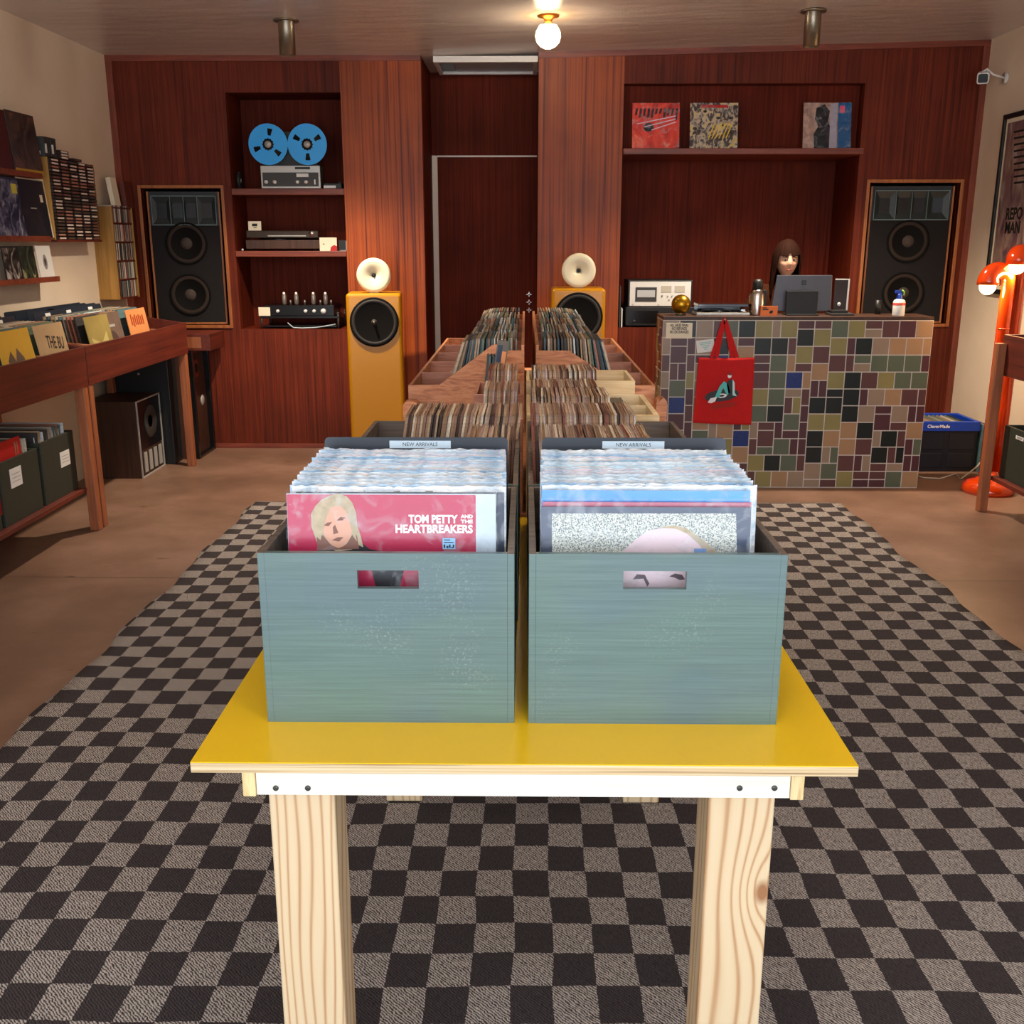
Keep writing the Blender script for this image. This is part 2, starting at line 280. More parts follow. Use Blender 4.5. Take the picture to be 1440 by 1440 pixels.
def tag(o,label,cat,group=None,kind=None):
    if label: o['label']=label
    if cat: o['category']=cat
    if group: o['group']=group
    if kind: o['kind']=kind
    return o
def thing(name,label,cat,loc=(0,0,0),group=None):
    o=bpy.data.objects.new(name,None); sc.collection.objects.link(o); o.location=loc; o.empty_display_size=.05
    LOC[o.name]=Vector(loc); return tag(o,label,cat,group)
def struct(name,mb,mats,**k):
    o=mb.build(name,mats,**k); o['kind']='structure'; return o
def copy_tree(o,parent=None):
    c=o.copy(); sc.collection.objects.link(c)
    if parent: c.parent=parent
    LOC[c.name]=LOC.get(o.name,Vector((0,0,0)))
    for ch in list(o.children): copy_tree(ch,c)
    return c
def text(name,body,mat,parent,loc,size,rot=(PI/2,0,0),sx=1.,bold=0.,ext=.0003,align='CENTER'):
    cu=bpy.data.curves.new(name,'FONT'); cu.body=body; cu.size=size; cu.align_x=align; cu.align_y='CENTER'; cu.offset=bold; cu.extrude=ext; cu.space_line=.85; cu.resolution_u=3
    t=bpy.data.objects.new(name+'_c',cu); sc.collection.objects.link(t)
    dg=bpy.context.evaluated_depsgraph_get(); me=bpy.data.meshes.new_from_object(t.evaluated_get(dg)); bpy.data.objects.remove(t)
    me.materials.clear(); me.materials.append(mat)
    from mathutils import Euler
    mtx=Euler(rot).to_matrix(); off=LOC.get(parent.name,Vector((0,0,0))) if parent else Vector((0,0,0))
    for v in me.vertices:
        p=Vector((v.co.x*sx,v.co.y,v.co.z)); v.co=mtx@p+Vector(loc)-off
    o=bpy.data.objects.new(name,me); sc.collection.objects.link(o)
    if parent: o.parent=parent
    LOC[o.name]=off.copy(); return o
def rrect(x0,x1,z0,z1,r,n=5,corners=(1,1,1,1)):
    # ccw from bottom-left; corners bl,br,tr,tl
    out=[]
    for (cx,cz,a0,k) in ((x0,z0,PI,0),(x1,z0,1.5*PI,1),(x1,z1,0,2),(x0,z1,.5*PI,3)):
        if not corners[k]: out.append((cx,cz)); continue
        ox=cx+r*(1 if k in(0,3) else -1); oz=cz+r*(1 if k in(0,1) else -1)
        for i in range(n+1):
            a=a0+(PI/2)*i/n; out.append((ox+r*math.cos(a),oz+r*math.sin(a)))
    return out
def ellipse(cx,cz,rx,rz,n=24,rot=0):
    return [(cx+rx*math.cos(2*PI*k/n)*math.cos(rot)-rz*math.sin(2*PI*k/n)*math.sin(rot), cz+rx*math.cos(2*PI*k/n)*math.sin(rot)+rz*math.sin(2*PI*k/n)*math.cos(rot)) for k in range(n)]
def wallgrid(mb,x0,x1,z0,z1,holes,y0,y1,mi=0):
    xs=sorted({x0,x1}|{h[0] for h in holes}|{h[1] for h in holes})
    for a,b_ in zip(xs,xs[1:]):
        hs=sorted([(h[2],h[3]) for h in holes if h[0]<=a+1e-6 and h[1]>=b_-1e-6]); z=z0
        for h0,h1 in hs:
            if h0>z: mb.box(a,b_,y0,y1,z,h0,mi)
            z=h1
        if z<z1: mb.box(a,b_,y0,y1,z,z1,mi)
# ================================================================= ROOM
XL,XR,YB,YA=-2.85,3.10,7.45,8.18
YF=-1.6
struct('floor',MB().box(XL-.1,XR+.1,YF,YA+.1,-.1,0),M_floor)
mb=MB(); mb.add([(XL-.1,YF,2.70),(-.7,YF,2.695),(XR+.1,YF,2.785),(XL-.1,YA+.1,2.70),(-.7,YA+.1,2.695),(XR+.1,YA+.1,2.785),
 (XL-.1,YF,2.85),(-.7,YF,2.85),(XR+.1,YF,2.85),(XL-.1,YA+.1,2.85),(-.7,YA+.1,2.85),(XR+.1,YA+.1,2.85)],
 [(0,3,4,1),(1,4,5,2),(6,7,10,9),(7,8,11,10),(0,1,7,6),(1,2,8,7),(3,9,10,4),(4,10,11,5),(0,6,9,3),(2,5,11,8)])
struct('ceiling',mb,M_ceil)
struct('wall_left',MB().box(XL-.1,XL,YF,YB+.1,0,2.7),M_plaster)
struct('wall_right',MB().box(XR,XR+.1,YF,YB+.1,0,2.79),M_plaster)
NL=(-2.05,-1.262,.87,2.463); SL=(-2.685,-2.125,.90,1.84)
NR=(.663,2.29,.885,2.515); SR=(2.378,3.0,.915,1.874)
mb=MB(); wallgrid(mb,XL,-1.262,0,2.70,[SL,NL],YB,YB+.06)
wallgrid(mb,.663,XR,0,2.79,[NR,SR],YB,YB+.06)
struct('wall_back',mb,M_mahog)
mb=MB(); mb.box(-1.262,-.712,YB-.006,YB+.06,0,2.70); mb.box(.085,.663,YB-.006,YB+.06,0,2.735); struct('trim_1',mb,M_ribbon)
# niche linings
mb=MB()
def lining(x0,x1,z0,z1,yb):
    t=.02
    mb.box(x0-t,x0,YB+.06,yb,z0-t,z1+t); mb.box(x1,x1+t,YB+.06,yb,z0-t,z1+t); mb.box(x0,x1,YB+.06,yb,z0-t,z0); mb.box(x0,x1,YB+.06,yb,z1,z1+t); mb.box(x0-t,x1+t,yb,yb+t,z0-t,z1+t)
lining(*NL,7.83); lining(NR[0],NR[1],NR[2],2.06,8.0); lining(NR[0],NR[1],2.09,NR[3],7.56)
struct('wall_niche',mb,M_nichewood)
mb=MB()
for h in (SL,SR): mb.box(h[0]-.02,h[0],YB+.06,7.95,h[2]-.02,h[3]+.02); mb.box(h[1],h[1]+.02,YB+.06,7.95,h[2]-.02,h[3]+.02); mb.box(h[0],h[1],YB+.06,7.95,h[2]-.02,h[2]); mb.box(h[0],h[1],YB+.06,7.95,h[3],h[3]+.02); mb.box(h[0]-.02,h[1]+.02,7.95,7.97,h[2]-.02,h[3]+.02)
struct('wall_speaker_recess',mb,M_black)
# alcove
doorz=at(690,221,Y=YA).z
mb=MB(); mb.box(-.732,-.712,YB+.06,YA,0,2.70); mb.box(.085,.105,YB+.06,YA,0,2.72); mb.box(-.732,.105,YA,YA+.06,doorz+.012,2.7)
mb.box(-.287,-.283,YA-.003,YA,doorz+.012,2.66)
struct('wall_alcove',mb,M_doorwood)
d=thing('door_1',None,None,(-.3,YA,0)); d['kind']='structure'
dx0=at(613,230,Y=YA).x
MB().box(dx0+.012,.085,YA,YA+.04,0,doorz).build('door_leaf',M_doorwood,d)
MB().box(-.712,dx0,YA,YA+.04,0,doorz+.012).box(dx0,dx0+.011,YA-.004,YA+.05,0,doorz+.01).box(dx0+.012,.085,YA-.004,YA+.05,doorz,doorz+.012).build('frame_gap',plain('pale_door_gap','#e6d8c8',.5),d)
for py in (414,425,436):
    p=at(744,py,Y=YA-.01); st=[]
    for k in range(8):
        a=PI*k/4+PI/2; r_=.024 if k%2==0 else .009; st.append((p.x+r_*math.cos(a),p.z+r_*math.sin(a)))
    mb=MB(); mb.prism(st,'xz',YA-.012,YA); mb.cyl((p.x,YA-.03,p.z),.007,.02,'y',12); mb.build('star_lock_plate',M_chrome,d)
# trims
mb=MB(); mb.box(XL,-.712,YB-.014,YB,2.66,2.70); mb.prism([(.085,2.675),(XR,2.745),(XR,2.79),(.085,2.717)],'xz',YB-.014,YB); struct('trim_2',mb,M_trim)
mb=MB(); mb.box(XL,XL+.045,YB-.012,YB,0,2.66); mb.box(XR-.045,XR,YB-.012,YB,0,2.75); struct('trim_3',mb,M_trimv)
struct('baseboard_back',MB().box(-2.3,-.712,YB-.01,YB,0,.035),M_trim)
for i,h in enumerate((SL,SR)):
    t=.022; mb=MB(); mb.box(h[0]-t,h[0],YB-.012,YB+.02,h[2]-t,h[3]+t); mb.box(h[1],h[1]+t,YB-.012,YB+.02,h[2]-t,h[3]+t); mb.box(h[0],h[1],YB-.012,YB+.02,h[2]-t,h[2]); mb.box(h[0],h[1],YB-.012,YB+.02,h[3],h[3]+t)
    struct('trim_%d'%(4+i),mb,M_orangewood,bevel=.003)
# alcove ceiling hatch
t=thing('ceiling_hatch','white framed ceiling hatch with pale panel above the dark alcove door','hatch',(-.28,7.7,2.67))
x0,x1,y0,y1=-.63,.08,7.47,8.02
MB().box(x0,x1,y0,y0+.03,2.655,2.694).box(x0,x1,y1-.03,y1,2.655,2.694).box(x0,x0+.03,y0+.03,y1-.03,2.655,2.694).box(x1-.03,x1,y0+.03,y1-.03,2.655,2.694).build('frame',M_whitep,t,bevel=.002)
MB().box(x0+.13,x1-.03,y0+.03,y1-.03,2.672,2.692).build('panel',plain('pale_blue_grey_panel','#aab0b2',.4),t)
mb=MB(); mb.box(x0+.03,x0+.13,y0+.03,y1-.03,2.675,2.692); 
for k in range(9): mb.box(x0+.035,x0+.125,y0+.06+k*.05,y0+.068+k*.05,2.668,2.676)
mb.build('grille',plain('grey_mesh_grille','#6d6a66',.5),t)
# rug
def rugf(u,v):
    x=-1.57+u*3.41; y=.55+v*5.25
    e=.012*math.sin(v*37)+.006*math.sin(v*91) if (u<.01 or u>.99) else 0
    return Vector((x+e,y,.007+.0025*math.sin(x*5+y*3)+.0018*math.sin(y*11+x*2)))
mb=MB(); mb.grid(rugf,60,90); 
o=mb.build('chequered_rug',M_rug,solid=.008); tag(o,'large dark and light grey chequered woven rug on the concrete floor','rug')

def mott(name,cols,scale,rough=.35):
    m,nt,b=new(name); nz=nt.nodes.new('ShaderNodeTexNoise'); nz.inputs['Scale'].default_value=scale; nz.inputs['Detail'].default_value=6; nz.inputs['Distortion'].default_value=1.6; nt.links.new(coords(nt,(1,1,.7)).outputs[0],nz.inputs['Vector'])
    rp=ramp(nt,[(.32+.36*i/(len(cols)-1),c) for i,c in enumerate(cols)]); nt.links.new(nz.outputs['Fac'],rp.inputs[0]); nt.links.new(rp.outputs[0],b.inputs['Base Color']); b.inputs['Roughness'].default_value=rough; return m
# ================================================================= YELLOW TABLE
TT=.775
t=thing('display_table','yellow topped pine table in front holding the teal record crates','table',(0,1.95,0))
TX0,TX1,TY0,TY1=-.468,.466,1.292,2.62
MB().box(TX0,TX1,TY0,TY1,TT-.0165,TT-.0015).build('plywood_board',M_plyedge,t,bevel=.001)
MB().box(TX0+.0005,TX1-.0005,TY0+.0005,TY1-.0005,TT-.0015,TT).build('tabletop',M_yellow,t)
for z in (.7665,.7625,.7700): pass
LW=.0965
def leg(x0,y0,mat):
    MB().box(x0,x0+LW,y0,y0+.089,.013,.759).build('leg',mat,t,bevel=.004,seg=3)
leg(-.372,1.332,M_legL); leg(.268,1.332,M_legR); leg(-.372,2.48,M_legL); leg(.268,2.48,M_legR)
az0,az1=.714,.7585
MB().box(-.382,.378,1.310,1.330,az0,az1).build('apron',M_apron,t,bevel=.001)
MB().box(-.382,.378,2.572,2.590,az0,az1).build('apron',M_apron,t,bevel=.001)
M_endgrain=wood('pine_end_grain',[(.3,'#b98a4c'),(.5,'#e8cb92'),(.7,'#f0dcb0')],axis='z',fine=140,along=8,rough=.6)
MB().box(-.401,-.3825,1.307,2.59,az0-.001,az1).build('side_rail',M_endgrain,t,bevel=.001)
MB().box(.3785,.397,1.307,2.59,az0-.001,az1).build('side_rail',M_endgrain,t,bevel=.001)
for px in (388,433,1040,1089):
    p=at(px,1108,Y=1.31); mb=MB(); mb.cyl((p.x,1.3085,p.z),.0042,.002,'y',14); mb.obox((p.x,1.3083,p.z),(.005,.0006,.0012)); mb.obox((p.x,1.3083,p.z),(.0012,.0006,.005))
    mb.build('screw',plain('dull_zinc_screw','#5b5d58',.4,metal=.6),t)
# ================================================================= TEAL CRATES
def crate(x0,x1,y0,y1,label,slot=None,front=M_teal,insert=False):
    z0,z1=TT,1.043; w=.0105
    t=thing('record_crate',label,'crate',((x0+x1)/2,(y0+y1)/2,z0),'teal record crates on the yellow table')
    mb=MB()
    if slot:
        a=at(slot[0],slot[2],Y=y0); b_=at(slot[1],slot[3],Y=y0); wallgrid(mb,x0+w,x1-w,z0,z1,[(a.x,b_.x,b_.z,a.z)],y0,y0+w)
    else: mb.box(x0+w,x1-w,y0,y0+w,z0,z1)
    mb.build('front_panel',front,t)
    MB().box(x0+w,x1-w,y1-w,y1,z0,z1).build('back_panel',M_crateIn,t,bevel=.001)
    for a in (x0,x1-w):
        mb=MB(); mb.box(a,a+w,y0,y1,z0,z1); o=mb.build('side_panel',[front,M_crateIn],t,bevel=.0008)
        for p in o.data.polygons:
            n=p.normal
            if (a==x0 and n.x>.5) or (a!=x0 and n.x<-.5) or n.z>.5: p.material_index=1
    MB().box(x0+w,x1-w,y0+w,y1-w,z0,z0+.009).build('bottom_panel',M_crateIn,t)
    if not insert and slot: MB().box(x0+w,x1-w,(y0+w if x0<0 else 1.4690),y1-w,z0+.0091,z0+.028).build('riser_panel',M_crateIn,t)
    if insert: MB().box(x0+w,x1-w,y0+w,y1-w,z0+.138,z0+.1445).build('insert_panel',M_crateIn,t)
    return t
crate(-.389,-.0145,1.418,1.842,'front left teal wooden crate with a slot handle showing pink behind it',(502,589,802,828))
crate(.0065,.381,1.418,1.842,'front right teal wooden crate with a slot handle showing a pale printed sleeve',(877,965,803,829))
crate(-.380,-.012,1.852,2.200,'grey crate hidden behind the left crate of new arrivals records',insert=True)
crate(.006,.374,1.852,2.200,'grey crate hidden behind the right crate of new arrivals records',insert=True)
crate(-.380,-.012,2.206,2.556,'rear left grey crate with leaning singles, nearest the plywood bins',insert=True)
crate(.006,.374,2.206,2.556,'rear right grey crate with brown singles, just before the pine tray',insert=True)
# ================================================================= LPs IN FRONT CRATES
m,nt,b=new('clear_plastic_sleeve'); M_plastic=m
tr=nt.nodes.new('ShaderNodeBsdfTransparent'); mxs=nt.nodes.new('ShaderNodeMixShader'); out=nt.nodes['Material Output']
b.inputs['Base Color'].default_value=(.82,.88,.93,1); b.inputs['Roughness'].default_value=.18
nz=nt.nodes.new('ShaderNodeTexNoise'); nz.inputs['Scale'].default_value=22; nz.inputs['Detail'].default_value=5; nz.inputs['Distortion'].default_value=1.5; nt.links.new(coords(nt,(1,1,1)).outputs[0],nz.inputs['Vector'])
rp=ramp(nt,[(.5,(.02,.02,.02)),(.74,(.30,.30,.30))]); nt.links.new(nz.outputs['Fac'],rp.inputs[0]); nt.links.new(rp.outputs[0],mxs.inputs[0]); nt.links.new(tr.outputs[0],mxs.inputs[1]); nt.links.new(b.outputs[0],mxs.inputs[2]); nt.links.new(mxs.outputs[0],out.inputs[0]); bump(nt,b,nz.outputs['Fac'],.5,.01)
m,nt,b=new('milky_sky_tinted_sleeve'); M_milky=m
nz=nt.nodes.new('ShaderNodeTexNoise'); nz.inputs['Scale'].default_value=1; nz.inputs['Detail'].default_value=5; nt.links.new(coords(nt,(26,60,60)).outputs[0],nz.inputs['Vector'])
rp=ramp(nt,[(.3,'#8fa9bd'),(.45,'#cfdbe2'),(.62,'#f2f2f0'),(.8,'#ffffff')]); nt.links.new(nz.outputs['Fac'],rp.inputs[0]); oi=nt.nodes.new('ShaderNodeObjectInfo'); tr_=ramp(nt,[(0,'#a4c8e4'),(.2,'#f4faff'),(.4,'#f0dcd0'),(.55,'#d4e8f6'),(.7,'#e4d0d8'),(.85,'#f4faff'),(1,'#94c0e4')]); nt.links.new(oi.outputs['Random'],tr_.inputs[0])  # random tint per sleeve; the blues paint in sky reflected by the plastic
mxr=nt.nodes.new('ShaderNodeMix'); mxr.data_type='RGBA'; mxr.blend_type='MULTIPLY'; mxr.inputs[0].default_value=.9; nt.links.new(rp.outputs[0],mxr.inputs[6]); nt.links.new(tr_.outputs[0],mxr.inputs[7]); nt.links.new(mxr.outputs[2],b.inputs['Base Color']); b.inputs['Roughness'].default_value=.3; bump(nt,b,nz.outputs['Fac'],.6,.01)
jc=['#cfc6bb','#e6e2da','#b7a595','#d9b9a8','#9db4c4','#e8d9cf','#c7d3da','#8c8680','#dccfb9','#bfd6e2','#d2a6a0','#efe9e2']
M_jack=[plain('lp_jacket_%s'%n,c,.5,var=.15,vscale=14) for n,c in zip(['stone','white','taupe','blush','steel','shell','mist','grey','cream','ice','rose','ivory'],jc)]
W=.312
def sleeve_mesh(mb,w,h,t,seed):
    rr=random.Random(seed)
    n=44; top=[h+rr.uniform(-.0016,.0016)+.0012*math.sin(i*.21+seed) for i in range(n+1)]; off=[rr.uniform(-.0010,.0010) for _ in range(n+1)]
    vs=[];
    for i in range(n+1):
        x=-w/2+w*i/n; vs+= [(x,-t/2,h*.55),(x,-t/2+off[i],top[i]),(x,t/2,h*.55),(x,t/2+off[i],top[i]-.001)]
    fs=[]
    for i in range(n): a=4*i;b_=a+4; fs+=[(a,b_,b_+1,a+1),(a+3,b_+3,b_+2,a+2),(a+1,b_+1,b_+3,a+3)]
    mb.add(vs,fs,0,False)
protos=[]
for k in range(12):
    t=thing('vinyl_record','x','record'); 
    MB().box(-W/2,W/2,-.0022,.0022,0,.3145).build('jacket',M_jack[k],t)
    mb=MB(); sleeve_mesh(mb,.322,.3215,.0056,k); mb.build('plastic_sleeve',M_milky,t)
    protos.append([t,0])
def put(proto,loc,rot,label,group=None,**k):
    if proto[1]==0: o=proto[0]; proto[1]=1
    else: o=copy_tree(proto[0])
    o.location=loc; o.rotation_euler=rot; o['label']=label
    if group: o['group']=group
    return o
def stack(cx,x_r,label,group,n,ystart,pitch,lean):
    for i in range(n):
        y=ystart+i*pitch
        put(protos[R.randrange(12)],(cx+R.uniform(-.004,.004)+x_r*(i/n),y,TT+.0285+R.uniform(0,.001)),(-lean-R.uniform(-.003,.003),R.uniform(-.003,.003),R.uniform(-.006,.006)),label,group)
N=38; PT=.0078
stack(-.192,-.006,'plastic sleeved record standing behind the pink record in the front left crate','packed records in the front left crate',N,1.472,PT,math.radians(4.5))
stack(.188,.004,'plastic sleeved record standing behind the blue topped record in the front right crate','packed records in the front right crate',N-2,1.484,PT,math.radians(4.5))
LEAN=-math.radians(4.5)
# feature covers (flat printed art made of simple generic shapes)
M_pinkp=plain('hot_pink_print','#ae1446',.3,coat=.15,var=.12,vscale=6); M_navy=plain('navy_print','#1d2c44',.35); M_pale=plain('pale_grey_blue_print','#b9c9d6',.35,var=.15,vscale=30)
M_hairb=plain('straw_blond_print','#b0a084',.5,var=.35,vscale=90); M_face=plain('printed_face_tone','#cf9c84',.45,var=.1); M_facedk=plain('printed_shadow_tone','#7d5346',.5); M_bk=plain('black_print','#15131a',.4); M_wp=plain('white_print','#f4f2f2',.4)
def feature(cx,y,label,jacket_mat,build,z=TT+.0285,rot=None,name='vinyl_record',w=W,h=.3145,sleeve=True,group=None,dep=.0044):
    t=thing(name,label,'record',group=group); MB().box(-w/2,w/2,-dep/2,dep/2,0,h).build('jacket',jacket_mat,t)
    build(t,-dep/2)
    if sleeve:
        mb=MB(); n=18; ww=w+.004
        mb.grid(lambda u,v:Vector((-ww/2+ww*u,-dep/2-.0016-.0006*math.sin(u*17+v*9),(h+.006)*v)),18,18); mb.build('plastic_sleeve',M_plastic,t)
    t.location=(cx,y,z); t.rotation_euler=rot or (LEAN,0,0); return t
def art_pink(t,y):
    e=.0003; bz=TT+.0285; cx0=-.199
    def q(px,py):
        p=at(px,py,Y=1.478); 
        return (p.x-cx0,(p.z-bz)/math.cos(LEAN))
    MB().prism(rrect(-.1556,q(669,700)[0],.001,.3135,.001,1),'xz',y-e,y).build('printed_cover',M_pinkp,t)
    y-=e
    def pol(pts,mat,name,d,par=t): return MB().prism([q(*a) for a in pts][::-1],'xz',y-(d+1)*e,y-d*e).build(name,mat,par)
    pol([(446,776),(452,768),(457,760),(462,752),(505,745),(510,762),(520,770),(548,776),(560,786),(569,800),(560,835),(535,840),(524,800),(500,790),(470,900),(440,860)],M_bk,'printed_jacket',0)
    pol([(452,703),(463,697),(476,694),(488,698),(496,707),(501,720),(503,738),(508,752),(512,768),(503,764),(496,771),(475,774),(460,766),(450,770),(445,756),(439,740),(438,722),(444,711)],M_hairb,'printed_hair',1)
    pol([(446,748),(456,752),(466,764),(488,764),(498,748),(503,752),(506,770),(448,772)],M_facedk,'printed_neck_shadow',1.5)
    f_=pol([(452,730),(456,718),(468,712),(481,711),(491,716),(496,729),(497,742),(493,756),(485,766),(477,769),(468,765),(459,754),(453,742)],M_face,'printed_face',2)
    pol([(456,738),(461,734),(468,733),(463,739)],M_facedk,'printed_eye',3,f_); pol([(474,731),(480,726),(487,727),(482,731)],M_facedk,'printed_eye',3,f_)
    pol([(469,740),(472,737),(477,748),(470,750)],M_facedk,'printed_nose',3,f_); pol([(468,758),(476,754),(484,754),(478,760)],M_facedk,'printed_mouth',3,f_)
    pol([(455,704),(470,698),(472,708),(464,716),(459,728),(456,742),(452,758),(445,752),(441,736),(443,716)],M_hairb,'printed_fringe',3.5); pol([(470,698),(484,700),(494,711),(499,726),(500,742),(503,760),(497,752),(493,734),(487,718),(477,709)],M_hairb,'printed_fringe',3.5)
    def tx(body,x0,x1,py,hpx,bold=.0006):
        a=q(x0,py); b_=q(x1,py); o=text('white_lettering',body,M_wp,t,(0,0,0),hpx/930/.72,rot=(PI/2,0,0),bold=bold,ext=.0002)
        xs=[v.co.x for v in o.data.vertices]; zs_=[v.co.z for v in o.data.vertices]; k=(b_[0]-a[0])/(max(xs)-min(xs)); mx_=(max(xs)+min(xs))/2; mz=(max(zs_)+min(zs_))/2
        for v in o.data.vertices: v.co.x=(v.co.x-mx_)*k+(a[0]+b_[0])/2; v.co.z=v.co.z-mz+a[1]; v.co.y+=y-.0008
    tx('TOM PETTY',575,644,729,11.5); tx('AND',648,665,725.5,5,.0003); tx('THE',648,665,732.5,5,.0003); tx('HEARTBREAKERS',557,665,742.5,11.5)
    a=q(623,755); b_=q(641,770); MB().prism([(a[0],b_[1]),(b_[0],b_[1]),(b_[0],a[1]),(a[0],a[1])],'xz',y-.0026,y-.002).build('price_sticker',plain('pale_blue_price_sticker','#8fc0e8',.5),t)
    mb=MB(); w_=b_[0]-a[0]
    for k,(u0,u1,v0,v1) in enumerate(((.1,.6,.8,.88),(.1,.85,.58,.66),(.08,.2,.12,.42),(.3,.45,.1,.3),(.5,.62,.12,.42),(.66,.9,.12,.2),(.8,.9,.12,.42))): mb.box(a[0]+w_*u0,a[0]+w_*u1,y-.003,y-.0026,b_[1]+(a[1]-b_[1])*v0,b_[1]+(a[1]-b_[1])*v1)
    mb.build('sticker_marks',M_navy,t)
feature(-.199,1.4555,'pink record with white capital lettering and blond portrait at front of left crate',M_pale,art_pink)
tag_nav=lambda t,y:None
feature(-.1865,1.4640,'dark navy edged record directly behind the pink record in the left crate',M_navy,lambda t,y:None,sleeve=True)
m,nt,b=new('speckled_grey_print'); M_speck=m
nz=nt.nodes.new('ShaderNodeTexNoise'); nz.inputs['Scale'].default_value=520; nz.inputs['Detail'].default_value=2; nt.links.new(coords(nt,(1,1,1)).outputs[0],nz.inputs['Vector'])
rp=ramp(nt,[(.36,'#5f6b70'),(.5,'#b4bab4'),(.62,'#d8dad0')]); nt.links.new(nz.outputs['Fac'],rp.inputs[0]); nt.links.new(rp.outputs[0],b.inputs['Base Color']); b.inputs['Roughness'].default_value=.4
M_palepink=plain('pale_lilac_pink_print','#d9c4cc',.4,var=.06,vscale=18); M_slate=plain('slate_navy_print','#33405a',.3,coat=.3)
def art_speck(t,y):
    e=.0003; bz=TT+.0095; cx0=.181
    def q(px,py):
        p=at(px,py,Y=1.478); return (p.x-cx0,(p.z-bz)/math.cos(LEAN))
    def pol(pts,mat,name,d,par=t): return MB().prism([q(*a) for a in pts][::-1],'xz',y-(d+1)*e,y-d*e).build(name,mat,par)
    pol([(776,722),(1035,722),(1035,980),(776,980)],M_speck,'speckled_panel',0)
    pol([(917,748),(930,741),(948,738),(964,742),(985,756),(1005,772),(1020,800),(1010,860),(960,840)],M_hairb,'printed_hair',1)
    f_=pol([(870,778),(886,765),(900,753),(914,745),(930,742),(950,743),(966,750),(982,764),(994,780),(1000,830),(985,900),(930,950),(880,900),(858,830),(862,795)],M_palepink,'printed_head',2)
    pol([(889,812),(895,805),(906,806),(912,818),(909,822),(904,811)],plain('smudged_charcoal_print','#5a4a52',.5),'printed_eye',3,f_); pol([(940,808),(948,804),(958,806),(962,812),(955,813),(948,810)],MATS['smudged_charcoal_print'],'printed_eye',3,f_)
    pol([(975,770),(992,770),(992,777),(975,777)],plain('blue_price_sticker','#5e8fd0',.5),'price_sticker',3)
feature(.181,1.4555,'speckled grey cover with a slate border, frontmost in the right crate',M_slate,art_speck,z=TT+.0095)
M_azure=plain('azure_print','#2a86d6',.25,coat=.4,var=.3,vscale=9)
feature(.183,1.4640,'rose edged record just behind the speckled cover in the right crate',plain('rose_red_print','#b25f77',.4),lambda t,y:None,z=TT+.0095,h=.3195)
feature(.182,1.4730,'bright blue topped record two behind the speckled cover in the right crate',M_azure,lambda t,y:None,z=TT+.0285,h=.3165)
# divider cards
for cx,lx0,lx1,side in ((-.197,548,634,'left'),(.197,847,934,'right')):
    y=1.8015; DZ=1.1385; t=thing('divider_card','black divider card lettered new arrivals at the back of the %s front crate'%side,'divider',(cx,y,TT+.0285))
    MB().prism(rrect(cx-.166,cx+.166,TT+.0285,DZ,.008),'xz',y-.001,y+.001).build('card',M_card,t)
    a=at(lx0,620,Y=y+.025).x; b_=at(lx1,620,Y=y+.025).x
    MB().prism([(a,DZ-.0195),(b_,DZ-.0195),(b_,DZ-.006),(a,DZ-.006)],'xz',y-.0016,y-.001).build('label_strip',M_lab,t)
    text('label_lettering','NEW ARRIVALS',M_ink,t,((a+b_)/2,y-.0018,DZ-.0128),.0092,sx=1.0,ext=.0001)
    t.rotation_euler=(-math.radians(4),0,0)
# ================================================================= 7-INCH SINGLES
tan=['#b48e6c','#9a765a','#c0a080','#84604a','#c8ac8c','#a58266','#6e4a3c','#dccbb4','#94705c','#4a3630','#b8958a','#a88e7e','#ccbaa8','#8f5444']
M_sg=[wood('worn_paper_sleeve_%s'%n,[(.3,tuple(x*.75 for x in lin(c)[:3])),(.7,tuple(min(1,x*1.35) for x in lin(c)[:3]))],axis='y',fine=160,along=14,rough=.75,bmp=0) for n,c in zip(['tan','brown','buff','umber','sand','khaki','plum','bone','cocoa','black','rosewood','putty','oat','brick'],tan)]
S7=.182
sprotos=[]
for k,mt in enumerate(M_sg):
    th=.0038+.0008*(k%3)
    mb=MB()
    # open paper sleeve with a notched, slightly frayed top edge and the disc inside
    n=6
    rr=random.Random(k)
    tp=[S7+rr.uniform(-.002,.002) for _ in range(n+1)]
    for sgn in (-1,1):
        vs=[];x_=sgn*th/2
        for i in range(n+1): y=S7*i/n; vs+=[(x_-.0004,y,0),(x_-.0004,y,tp[i]),(x_+.0004,y,0),(x_+.0004,y,tp[i])]
        fs=[]
        for i in range(n): a=4*i; b_=a+4; fs+=[(a,a+1,b_+1,b_),(a+2,b_+2,b_+3,a+3),(a+1,a+3,b_+3,b_+1)]
        fs+=[(0,2,3,1),(4*n,4*n+1,4*n+3,4*n+2)]
        mb.add(vs,fs)
    mb.box(-th/2,th/2,.001,S7-.003,.0,S7*.985)
    o=mb.build('single_record',mt); tag(o,'x','record'); sprotos.append([o,0])
def row7(x0,x1,y,z,n,lean,label,group):
    for i in range(n):
        k=R.randrange(len(sprotos)); x=x0+(x1-x0)*(i+.5)/n
        put(sprotos[k],(x,y+R.uniform(-.004,.008),z+R.uniform(-.001,.002)),(0,lean+R.uniform(-.012,.012),R.uniform(-.015,.015)),label,group)
zi=TT+.145
row7(-.125,-.030,1.985,zi,17,math.radians(3),'brown sleeved single in the short upright group right behind the left divider card','singles right behind the left divider')
row7(-.300,-.035,2.30,zi,44,math.radians(9),'worn single leaning right in the long row of the rear left grey crate','singles in the rear left grey crate')
row7(.022,.255,1.99,zi,44,math.radians(-2.5),'brown paper single in the packed row right behind the right divider card','singles right behind the right divider')
row7(.022,.262,2.30,zi,44,math.radians(-3),'tan paper single in the packed row of the rear right grey crate','singles in the rear right grey crate')
